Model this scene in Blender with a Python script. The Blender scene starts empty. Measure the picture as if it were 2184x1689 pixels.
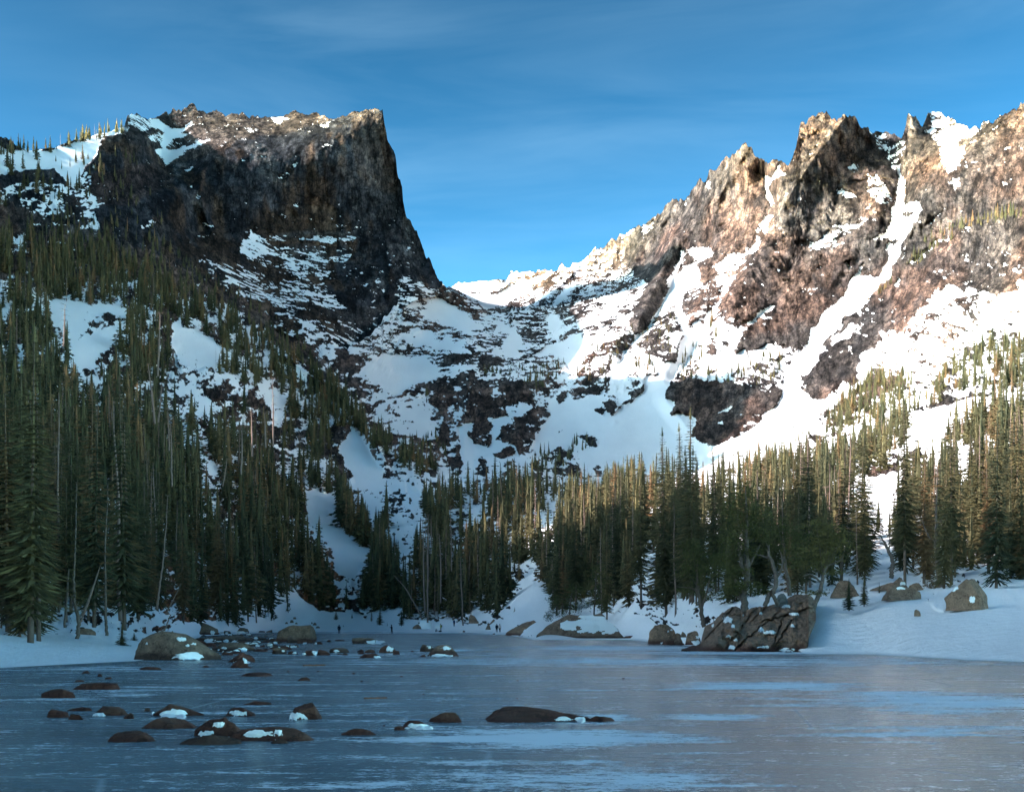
import bpy, bmesh, math, random, time
import numpy as np
from mathutils import Vector, Matrix
from mathutils.bvhtree import BVHTree
random.seed(7); rng = np.random.default_rng(7)
SC = bpy.context.scene; COL = SC.collection
R = math.radians
# ---------------------------------------------------------------- camera
CAMH = 1.7                       # eye height above the ice
F = 2986.0; CX = 1092.0; HY = 1332.0   # survey frame: focal length, centre, horizon row
cam = bpy.data.cameras.new('camera'); camo = bpy.data.objects.new('camera', cam); COL.objects.link(camo)
cam.sensor_width = 36; cam.lens = 36 * F / 2184; cam.shift_y = (HY - 844.5) / 2184
cam.clip_start = 0.5; cam.clip_end = 30000
camo.location = (0, 0, CAMH); camo.rotation_euler = (R(90), 0, 0)
SC.camera = camo
# ---------------------------------------------------------------- sky, sun, exposure
SUN_AZ, SUN_EL = -105.0, 19.5      # degrees, azimuth clockwise from +Y (the view), so the sun stands left
w = bpy.data.worlds.new('World'); SC.world = w; w.use_nodes = True
nt = w.node_tree; nt.nodes.clear()
def wn(t, **k):
    n = nt.nodes.new(t)
    for a, b in k.items(): setattr(n, a, b)
    return n
sky = wn('ShaderNodeTexSky', sky_type='NISHITA', sun_disc=False, sun_elevation=R(SUN_EL), sun_rotation=R(SUN_AZ),
         altitude=3000, air_density=1.0, dust_density=5.0, ozone_density=2.0)
tint = wn('ShaderNodeMix', data_type='RGBA', blend_type='MULTIPLY'); tint.inputs[0].default_value = 1
tint.inputs[7].default_value = (.86, 1.01, .85, 1)
bw = wn('ShaderNodeRGBToBW'); nt.links.new(sky.outputs[0], bw.inputs[0])
dv = wn('ShaderNodeMath', operation='DIVIDE'); dv.inputs[1].default_value = 4.0; nt.links.new(bw.outputs[0], dv.inputs[0])
pw_ = wn('ShaderNodeMath', operation='POWER'); pw_.inputs[1].default_value = 1.55; nt.links.new(dv.outputs[0], pw_.inputs[0])
hs = wn('ShaderNodeHueSaturation'); hs.inputs['Saturation'].default_value = 1.32; nt.links.new(sky.outputs[0], hs.inputs['Color'])
vs_ = wn('ShaderNodeVectorMath', operation='SCALE'); nt.links.new(hs.outputs[0], vs_.inputs[0]); nt.links.new(pw_.outputs[0], vs_.inputs['Scale']); nt.links.new(vs_.outputs[0], tint.inputs[6])
tc = wn('ShaderNodeTexCoord')
mp = wn('ShaderNodeMapping'); mp.inputs['Scale'].default_value = (2.6, 2.6, 16.0); mp.inputs['Rotation'].default_value = (0.10, 0.20, 0.0)
nt.links.new(tc.outputs['Generated'], mp.inputs[0])
n1 = wn('ShaderNodeTexNoise'); n1.inputs['Scale'].default_value = 1.5; n1.inputs['Detail'].default_value = 9; n1.inputs['Roughness'].default_value = .55; n1.inputs['Distortion'].default_value = .5
nt.links.new(mp.outputs[0], n1.inputs[0])
mp2 = wn('ShaderNodeMapping'); mp2.inputs['Scale'].default_value = (1.0, 1.0, 2.2); nt.links.new(tc.outputs['Generated'], mp2.inputs[0])
n2 = wn('ShaderNodeTexNoise'); n2.inputs['Scale'].default_value = 2.1; n2.inputs['Detail'].default_value = 3; nt.links.new(mp2.outputs[0], n2.inputs[0])
r1 = wn('ShaderNodeMapRange'); r1.inputs[1].default_value = .36; r1.inputs[2].default_value = .75; nt.links.new(n1.outputs[0], r1.inputs[0])
r2 = wn('ShaderNodeMapRange'); r2.inputs[1].default_value = .32; r2.inputs[2].default_value = .68; nt.links.new(n2.outputs[0], r2.inputs[0])
ml = wn('ShaderNodeMath', operation='MULTIPLY'); nt.links.new(r1.outputs[0], ml.inputs[0]); nt.links.new(r2.outputs[0], ml.inputs[1])
ml2 = wn('ShaderNodeMath', operation='MULTIPLY'); ml2.inputs[1].default_value = .065; nt.links.new(ml.outputs[0], ml2.inputs[0])
cl = wn('ShaderNodeMix', data_type='RGBA'); cl.inputs[7].default_value = (2.0, 2.9, 3.3, 1)
nt.links.new(ml2.outputs[0], cl.inputs[0]); nt.links.new(tint.outputs[2], cl.inputs[6])
bg = wn('ShaderNodeBackground'); bg.inputs[1].default_value = 0.15; nt.links.new(cl.outputs[2], bg.inputs[0])
wo = wn('ShaderNodeOutputWorld'); nt.links.new(bg.outputs[0], wo.inputs[0])
sl = bpy.data.lights.new('sun', 'SUN'); sl.energy = 2.0; sl.angle = R(.53); sl.color = (1, .88, .85)
so = bpy.data.objects.new('sun', sl); COL.objects.link(so)
az, el = R(SUN_AZ), R(SUN_EL)
SV = Vector((math.sin(az) * math.cos(el), math.cos(az) * math.cos(el), math.sin(el)))
so.rotation_euler = SV.to_track_quat('Z', 'Y').to_euler(); so.location = SV * 500 + Vector((0, 300, 300))
SC.view_settings.view_transform = 'Standard'; SC.view_settings.look = 'None'
SC.view_settings.exposure = 2.88; SC.view_settings.gamma = 1; SC.view_settings.use_curve_mapping = False
SC.render.engine = 'CYCLES'
SC.cycles.max_bounces = 4; SC.cycles.diffuse_bounces = 3; SC.cycles.glossy_bounces = 2; SC.cycles.caustics_reflective = False
# ---------------------------------------------------------------- numpy helpers
def ray(x, y):
    return np.stack([(np.asarray(x, float) - CX) / F, np.ones_like(np.asarray(x, float)), (HY - np.asarray(y, float)) / F], -1)
def P3(x, y, d):
    """the place d metres out along the sight line (x, y) of the survey frame"""
    return Vector(((x - CX) / F * d, d, CAMH + (HY - y) / F * d))
def ice_d(y): return CAMH * F / (y - HY)
def ss(a, b, x):
    t = np.clip((x - a) / (b - a), 0, 1); return t * t * (3 - 2 * t)
def _h(i, j, k, s):
    n = (i.astype(np.int64) * 73856093 ^ j.astype(np.int64) * 19349663 ^ k.astype(np.int64) * 83492791 ^ (s * 2654435761)) & 0xffffffff
    n = ((n ^ (n >> 15)) * 2246822519) & 0xffffffff; n = ((n ^ (n >> 13)) * 3266489917) & 0xffffffff
    return ((n ^ (n >> 16)) & 0xffffff) / float(0xffffff)
def vnoise(p, s=0):
    f = np.floor(p); t = p - f; i = f.astype(np.int64); t = t * t * (3 - 2 * t)
    x, y, z = i[..., 0], i[..., 1], i[..., 2]; u, v, q = t[..., 0], t[..., 1], t[..., 2]
    def L(a, b, c): return a + (b - a) * c
    return L(L(L(_h(x, y, z, s), _h(x+1, y, z, s), u), L(_h(x, y+1, z, s), _h(x+1, y+1, z, s), u), v),
             L(L(_h(x, y, z+1, s), _h(x+1, y, z+1, s), u), L(_h(x, y+1, z+1, s), _h(x+1, y+1, z+1, s), u), v), q) * 2 - 1
ROT = np.array([[.36, .48, -.8], [-.8, .6, 0], [.48, .64, .6]])
def fbm(p, octs, s=0, gain=.5):
    a, t, out = 1., 0., 0.
    for o in range(octs):
        out = out + a * vnoise(p, s + o); t += a; a *= gain; p = p @ ROT.T * 2.03
    return out / t * 1.9
def ridged(p, octs, s=0, gain=.5):
    a, t, out = 1., 0., 0.
    for o in range(octs):
        out = out + a * (1 - 2 * np.abs(vnoise(p, s + o))); t += a; a *= gain; p = p @ ROT.T * 2.03
    return out / t * 1.3
class TPS:
    def __init__(self, pts, lam=1e-4):
        p = np.array(pts, float); self.c = p[:, :2] / 1000; v = np.log(p[:, 2]); n = len(p)
        K = self.k(np.linalg.norm(self.c[:, None] - self.c[None], axis=-1)) + lam * np.eye(n)
        A = np.zeros((n + 3, n + 3)); A[:n, :n] = K; A[:n, n] = 1; A[:n, n+1:] = self.c; A[n, :n] = 1; A[n+1:, :n] = self.c.T
        self.w = np.linalg.solve(A, np.concatenate([v, np.zeros(3)]))
    @staticmethod
    def k(r): return r * r * np.log(r + 1e-9)
    def __call__(self, x, y):
        x = np.asarray(x, float) / 1000; y = np.asarray(y, float) / 1000; n = len(self.c)
        out = self.w[n] + self.w[n+1] * x + self.w[n+2] * y
        for i in range(n): out = out + self.w[i] * self.k(np.hypot(x - self.c[i, 0], y - self.c[i, 1]))
        return np.exp(out)
def segdist(x, y, pts):
    best = np.full(np.shape(x), 1e9)
    for (ax, ay), (bx, by) in zip(pts[:-1], pts[1:]):
        dx, dy = bx - ax, by - ay; l = dx * dx + dy * dy + 1e-9
        t = np.clip(((x - ax) * dx + (y - ay) * dy) / l, 0, 1)
        best = np.minimum(best, np.hypot(x - ax - t * dx, y - ay - t * dy))
    return best
def inside(x, y, pts):
    r = np.zeros(np.shape(x), bool); n = len(pts)
    for i in range(n):
        (ax, ay), (bx, by) = pts[i], pts[(i + 1) % n]
        if ay == by: continue
        r ^= ((ay > y) != (by > y)) & (x < (bx - ax) * (y - ay) / (by - ay) + ax)
    return r
def sdpoly(x, y, pts):
    d = segdist(x, y, list(pts) + [pts[0]]); return np.where(inside(x, y, pts), d, -d)
ZT = {1: (106.6, 213.3, .2526), 2: (533.2, 213.3, .2526), 3: (906.5, 479.9, .3157), 4: (1333, 213.3, .3472), 5: (1333, 639.8, .3472),
      6: (106.6, 586.5, .3174), 7: (533.2, 1066.4, .2441), 8: (1013, 1066.4, .2441), 0: (0, 0, 1)}
def zt(z, pts):
    a, b, s = ZT[z]; return [(a + u * s, b + v * s) for u, v in pts]
# coverage maps: a value per survey cell, traced from the place, 0 bare rock ... 1 closed snow
GX0, GY0, GS = -120, 150, 2.0; GW, GH = 1230, 640
class Cover:
    def __init__(self, base): self.a = np.full((GH, GW), float(base))
    def paint(self, z, val, pts, soft=5):
        pts = zt(z, pts); xs = [p[0] for p in pts]; ys = [p[1] for p in pts]
        i0 = max(0, int((min(xs) - GX0) / GS) - 8); i1 = min(GW, int((max(xs) - GX0) / GS) + 8)
        j0 = max(0, int((min(ys) - GY0) / GS) - 8); j1 = min(GH, int((max(ys) - GY0) / GS) + 8)
        if i1 <= i0 or j1 <= j0: return
        X, Y = np.meshgrid(GX0 + GS * np.arange(i0, i1), GY0 + GS * np.arange(j0, j1))
        m = ss(-soft, soft, sdpoly(X, Y, pts)); s = self.a[j0:j1, i0:i1]; self.a[j0:j1, i0:i1] = s + (val - s) * m
    def __call__(self, x, y):
        u = np.clip((x - GX0) / GS, 0, GW - 1.001); v = np.clip((y - GY0) / GS, 0, GH - 1.001)
        i = u.astype(int); j = v.astype(int); fu = u - i; fv = v - j; a = self.a
        return (a[j, i] * (1-fu) + a[j, i+1] * fu) * (1-fv) + (a[j+1, i] * (1-fu) + a[j+1, i+1] * fu) * fv
# ---------------------------------------------------------------- object helpers
def tag(o, label=None, cat=None, group=None, kind=None):
    if label: o['label'] = label
    if cat: o['category'] = cat
    if group: o['group'] = group
    if kind: o['kind'] = kind
    return o
def mesh_np(name, V, faces, mats=(), smooth=True, attrs=None, midx=None):
    """faces: (n,3) or (n,4) array"""
    me = bpy.data.meshes.new(name); V = np.asarray(V, np.float32); fa = np.asarray(faces, np.int32); n, k = fa.shape
    me.vertices.add(len(V)); me.vertices.foreach_set('co', V.ravel())
    me.loops.add(n * k); me.loops.foreach_set('vertex_index', fa.ravel())
    me.polygons.add(n); me.polygons.foreach_set('loop_start', np.arange(0, n * k, k, dtype=np.int32))
    me.polygons.foreach_set('loop_total', np.full(n, k, np.int32))
    me.polygons.foreach_set('use_smooth', np.full(n, smooth))
    if midx is not None: me.polygons.foreach_set('material_index', np.asarray(midx, np.int32))
    for m in mats: me.materials.append(m)
    for an, av in (attrs or {}).items():
        av = np.asarray(av, np.float32)
        if an == 'rest':
            at = me.attributes.new(an, 'FLOAT_VECTOR', 'POINT'); at.data.foreach_set('vector', av.ravel()); continue
        if av.ndim == 1:
            at = me.attributes.new(an, 'FLOAT', 'POINT'); at.data.foreach_set('value', av)
        else:
            at = me.attributes.new(an, 'FLOAT_COLOR', 'POINT'); at.data.foreach_set('color', np.concatenate([av, np.ones((len(av), 1), np.float32)], 1).ravel())
    me.update(calc_edges=True); return me
def link(name, me, parent=None, loc=None, rot=None, scale=None):
    o = bpy.data.objects.new(name, me); COL.objects.link(o)
    if parent: o.parent = parent
    if loc is not None: o.location = loc
    if rot is not None: o.rotation_euler = rot
    if scale is not None: o.scale = scale if hasattr(scale, '__len__') else (scale,) * 3
    return o
# ---------------------------------------------------------------- materials
def newmat(name):
    m = bpy.data.materials.new(name); m.use_nodes = True; t = m.node_tree
    return m, t, t.nodes['Principled BSDF']
def N(t, typ, ins=None, **k):
    n = t.nodes.new(typ)
    for a, b in k.items(): setattr(n, a, b)
    for a, b in (ins or {}).items():
        if hasattr(b, 'is_output') or isinstance(b, bpy.types.NodeSocket): t.links.new(b, n.inputs[a])
        else: n.inputs[a].default_value = b
    return n
def mixc(t, f, a, b, mode='MIX'):
    n = t.nodes.new('ShaderNodeMix'); n.data_type = 'RGBA'; n.blend_type = mode
    for i, v in ((0, f), (6, a), (7, b)):
        if isinstance(v, bpy.types.NodeSocket): t.links.new(v, n.inputs[i])
        else: n.inputs[i].default_value = v if i == 0 else (*v, 1)
    return n.outputs[2]
def rng_(t, v, a, b, c=0., d=1.):
    n = t.nodes.new('ShaderNodeMapRange'); t.links.new(v, n.inputs[0])
    for i, q in enumerate((a, b, c, d)): n.inputs[i + 1].default_value = q
    return n.outputs[0]
def noise(t, vec, sc, det=4, rough=.55, dist=0.):
    n = t.nodes.new('ShaderNodeTexNoise'); t.links.new(vec, n.inputs[0])
    n.inputs['Scale'].default_value = sc; n.inputs['Detail'].default_value = det; n.inputs['Roughness'].default_value = rough; n.inputs['Distortion'].default_value = dist
    return n.outputs[0]
def mapping(t, vec, sc, rot=(0, 0, 0)):
    n = t.nodes.new('ShaderNodeMapping'); t.links.new(vec, n.inputs[0]); n.inputs['Scale'].default_value = sc; n.inputs['Rotation'].default_value = rot; return n.outputs[0]
def terrain_mat():
    m, t, b = newmat('mountain_rock_and_snow')
    co = N(t, 'ShaderNodeAttribute', attribute_name='rest').outputs['Vector']
    sn = N(t, 'ShaderNodeAttribute', attribute_name='snow').outputs['Fac']
    rc = N(t, 'ShaderNodeAttribute', attribute_name='rock').outputs['Color']
    fullco = N(t, 'ShaderNodeTexCoord').outputs['Object']; co = mapping(t, co, (1, .14, 1)); st = mapping(t, co, (1, 1, .65))
    a = noise(t, st, .16, 7, .7); c = noise(t, co, .7, 4, .6)
    rock = mixc(t, 1., rc, mixc(t, rng_(t, a, .38, .62), (.42, .44, .48), (1.65, 1.55, 1.48)), 'MULTIPLY')
    rock = mixc(t, 1., rock, mixc(t, rng_(t, c, .35, .65), (.7, .72, .75), (1.25, 1.22, 1.2)), 'MULTIPLY')
    for vsc, lo_, hi_ in ((.035, .72, 1.3), (.13, .62, 1.4)):
        wv = N(t, 'ShaderNodeVectorMath', {0: mapping(t, co, (1, 1, .7), (0, -.3, 0)), 1: N(t, 'ShaderNodeVectorMath', {0: N(t, 'ShaderNodeTexNoise', {'Vector': co, 'Scale': vsc * 2.2, 'Detail': 4}).outputs['Color'], 'Scale': .8 / vsc}, operation='SCALE').outputs[0]}, operation='ADD').outputs[0]
        vo = N(t, 'ShaderNodeTexVoronoi', {'Vector': wv, 'Scale': vsc}); bwv = N(t, 'ShaderNodeRGBToBW', {0: vo.outputs['Color']}).outputs[0]
        rock = mixc(t, 1., rock, mixc(t, rng_(t, bwv, .25, .75), (lo_,) * 3, (hi_, hi_ * .98, hi_ * .96)), 'MULTIPLY')
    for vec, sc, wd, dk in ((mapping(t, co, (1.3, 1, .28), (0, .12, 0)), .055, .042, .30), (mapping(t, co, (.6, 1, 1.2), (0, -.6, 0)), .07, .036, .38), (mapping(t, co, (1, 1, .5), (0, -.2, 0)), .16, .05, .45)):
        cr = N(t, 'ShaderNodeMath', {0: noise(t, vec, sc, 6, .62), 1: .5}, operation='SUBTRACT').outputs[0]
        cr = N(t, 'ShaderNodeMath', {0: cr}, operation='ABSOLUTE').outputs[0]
        rock = mixc(t, 1., rock, mixc(t, rng_(t, cr, 0, wd), (dk, dk, dk), (1, 1, 1)), 'MULTIPLY')  # mostly the shade of open joints, put into the rock colour as dark lines
    n3 = noise(t, co, .5, 7, .7)
    f = N(t, 'ShaderNodeMath', {0: sn, 1: rng_(t, n3, .3, .7, -.42, .42)}, operation='ADD').outputs[0]
    f = rng_(t, f, .42, .58)
    snow = mixc(t, rng_(t, noise(t, co, .05, 4), .35, .65), (.87, .83, .81), (.93, .885, .86))
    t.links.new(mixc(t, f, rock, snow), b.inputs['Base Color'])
    b.inputs['Roughness'].default_value = .9; b.inputs['Specular IOR Level'].default_value = .04
    bu = N(t, 'ShaderNodeBump', {'Height': noise(t, co, .45, 9, .72), 'Distance': 3.2, 'Strength': .9})
    bs = N(t, 'ShaderNodeMath', {0: f, 1: -.75}, operation='MULTIPLY_ADD'); bs.inputs[2].default_value = .9
    t.links.new(bs.outputs[0], bu.inputs['Strength']); b2 = N(t, 'ShaderNodeBump', {'Height': noise(t, fullco, 1.1, 6, .6), 'Distance': .34, 'Strength': .7, 'Normal': bu.outputs[0]}); t.links.new(b2.outputs[0], b.inputs['Normal'])
    return m
MT = terrain_mat()
# ---------------------------------------------------------------- snow coverage of the valley and the right-hand mountain
CB = Cover(.55)
p = CB.paint
p(0, .60, [(-200, 1000), (2400, 1000), (2400, 1500), (-200, 1500)], 30)
p(0, .46, [(-200, 480), (430, 560), (640, 740), (760, 900), (900, 1340), (-200, 1500)], 12)
p(0, .12, [(-200, 380), (300, 480), (430, 560), (560, 640), (700, 780), (640, 780), (500, 660), (300, 600), (-200, 600)], 10)
# far ridge
p(3, .3, [(100, 420), (560, 300), (860, 260), (1000, 200), (1150, 100), (1430, -50), (1700, -100), (1689, 350), (1400, 440), (1250, 480), (870, 550), (400, 560), (200, 480)])
p(3, .97, [(150, 425), (280, 385), (560, 360), (540, 410), (400, 460), (300, 420)], 3)
p(3, .97, [(520, 440), (700, 370), (830, 300), (860, 305), (740, 400), (640, 470), (520, 550), (400, 562), (300, 500), (200, 430), (330, 470), (430, 480)], 3)
p(3, .95, [(850, 548), (900, 500), (1000, 430), (1015, 440), (920, 545)], 3)
p(3, .9, [(735, 540), (770, 480), (790, 480), (760, 545)], 3)
p(3, .9, [(985, 265), (1130, 140), (1170, 150), (1080, 270), (1010, 290)], 3)
p(3, .9, [(1160, 125), (1230, 105), (1220, 130), (1180, 150)], 3)
p(3, .95, [(1310, 50), (1420, 30), (1400, 70), (1340, 90)], 3)
p(3, .85, [(1500, 130), (1535, 120), (1520, 200), (1490, 260), (1480, 300), (1470, 400), (1500, 395), (1490, 440), (1440, 440)], 3)
p(3, .8, [(1210, 290), (1260, 220), (1285, 190), (1250, 290), (1200, 310)], 3)
p(3, .9, [(1120, 590), (1260, 480), (1340, 425), (1370, 460), (1300, 560), (1200, 590)], 3)
# spires
p(4, .06, [(0, 780), (100, 740), (300, 580), (450, 440), (560, 380), (620, 290), (740, 230), (830, 320), (1000, 360), (1070, 120), (1180, 60), (1370, 50), (1440, 110), (1520, 200), (1640, 420), (1700, 420), (1750, 40), (1830, 40), (1990, 480), (1780, 780), (1400, 1500), (1000, 1500), (600, 1300), (300, 900), (140, 1170), (0, 1000)])
p(3, .04, [(1500, 400), (1600, 180), (1700, 60), (1750, 300), (1570, 620), (1500, 700), (1380, 760), (1400, 600)])
for v, q in ((.9, [(0, 795), (70, 795), (20, 840)]), (.75, [(110, 760), (190, 735), (140, 830), (110, 850)]), (.6, [(350, 620), (385, 595), (360, 650)]),
             (.9, [(485, 510), (530, 485), (500, 555)]), (.95, [(835, 440), (900, 460), (955, 390), (985, 440), (900, 485), (868, 540), (922, 600), (890, 645), (865, 600)]),
             (.95, [(825, 765), (890, 700), (915, 705), (850, 795)]), (.75, [(370, 910), (520, 900), (540, 930), (440, 1000), (380, 950)])): p(4, v, q, 3)
for v, q in ((.97, [(340, 920), (360, 930), (325, 1060), (420, 1000), (460, 1060), (450, 1150), (380, 1130), (370, 1200), (230, 1330), (0, 1570), (-40, 1540), (190, 1330), (275, 1130), (305, 1050)]),
             (.62, [(550, 1030), (660, 950), (760, 920), (860, 750), (810, 900), (700, 1010), (620, 1070), (560, 1110)]),
             (.6, [(540, 1020), (620, 1000), (660, 1090), (700, 1100), (600, 1200), (560, 1130)]),
             (.96, [(380, 1130), (440, 1110), (400, 1200), (340, 1330), (380, 1400), (480, 1380), (580, 1240), (605, 1195), (560, 1320), (500, 1450), (400, 1560), (330, 1700), (0, 1700), (0, 1570), (90, 1560), (300, 1620), (370, 1480), (360, 1420), (290, 1340)]),
             (.2, [(150, 1380), (280, 1310), (370, 1450), (300, 1590), (150, 1570), (80, 1500)]), (.22, [(390, 1160), (540, 1140), (580, 1200), (500, 1340), (400, 1370), (350, 1290)]),
             (.75, [(1360, 415), (1430, 375), (1420, 410)]), (.72, [(1300, 560), (1360, 540), (1405, 600), (1350, 600)]), (.56, [(1490, 480), (1560, 470), (1620, 600), (1640, 640), (1560, 640), (1480, 560)]),
             (.42, [(1270, 780), (1440, 730), (1500, 740), (1300, 800)]), (.5, [(1190, 850), (1270, 810), (1290, 870)]), (.6, [(1340, 1000), (1400, 990), (1360, 1025)]),
             (.35, [(1040, 860), (1250, 840), (1500, 700), (1640, 660), (1500, 760), (1300, 900), (1100, 900)]),
             (.62, [(1500, 180), (1700, 210), (1730, 210), (1700, 430), (1640, 400), (1560, 260)]),
             (.97, [(1678, 420), (1702, 420), (1712, 560), (1700, 630), (1800, 620), (1815, 680), (1765, 780), (1705, 880), (1630, 1050), (1600, 1130), (1510, 1230), (1390, 1340), (1200, 1540), (1100, 1700), (975, 1700), (1000, 1600), (1130, 1460), (1195, 1340), (1365, 1200), (1395, 1090), (1470, 1010), (1450, 1090), (1540, 1080), (1595, 1000), (1635, 860), (1520, 855), (1600, 800), (1640, 700), (1655, 600)]),
             (.1, [(1480, 1050), (1500, 960), (1560, 850), (1620, 860), (1600, 950), (1560, 1080)]), (.2, [(1700, 680), (1760, 670), (1740, 722)]), (.1, [(1620, 850), (1685, 870), (1670, 920)]),
             (.85, [(1930, 240), (2110, 240), (2110, 330), (2000, 480), (1970, 400), (1940, 280)]), (.75, [(1840, 170), (1900, 150), (1890, 230)]), (.15, [(2050, 260), (2140, 220), (2140, 320), (2080, 330)]),
             (.12, [(2240, 200), (2136, 300), (1900, 560), (1820, 680), (1780, 830), (1640, 1050), (1440, 1270), (1290, 1400), (1180, 1560), (1150, 1700), (1430, 1700), (1600, 1440), (1730, 1390), (1830, 1250), (1950, 1170), (2400, 1200), (2400, 200)]),
             (.8, [(1850, 780), (1950, 680), (1960, 660), (1920, 745)]), (.55, [(1960, 660), (2010, 590), (2000, 620)]), (.5, [(1690, 1050), (1900, 860), (2130, 780), (2140, 800), (1900, 900), (1800, 1000)]),
             (.88, [(1280, 1450), (1400, 1370), (1420, 1400), (1370, 1480), (1280, 1500)]), (.85, [(1640, 1130), (1700, 1080), (1670, 1155)]),
             (.9, [(1960, 1150), (2010, 1130), (2140, 1180), (2140, 1205), (1990, 1215), (1880, 1200)]),
             (.96, [(1440, 1550), (1600, 1510), (1700, 1420), (1710, 1480), (1620, 1580), (1450, 1700), (1420, 1700)]),
             (.58, [(1700, 1500), (1900, 1450), (1990, 1320), (2010, 1230), (2020, 1300), (2090, 1290), (2050, 1400), (2400, 1450), (2400, 1700), (1600, 1700), (1690, 1560)]),
             (.97, [(1100, 1560), (1230, 1500), (1150, 1600), (1050, 1700), (980, 1700)]),
             (.1, [(680, 1530), (830, 1310), (1000, 1250), (1130, 1330), (1160, 1430), (1090, 1540), (1000, 1500), (850, 1510), (700, 1570)]),
             (.88, [(460, 1600), (560, 1550), (680, 1560), (850, 1520), (960, 1540), (900, 1600), (760, 1640), (640, 1650)]),
             (.6, [(700, 1400), (800, 1310), (920, 1240), (900, 1290), (820, 1330), (720, 1420)])): p(4, v, q, 3.5)
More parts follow.
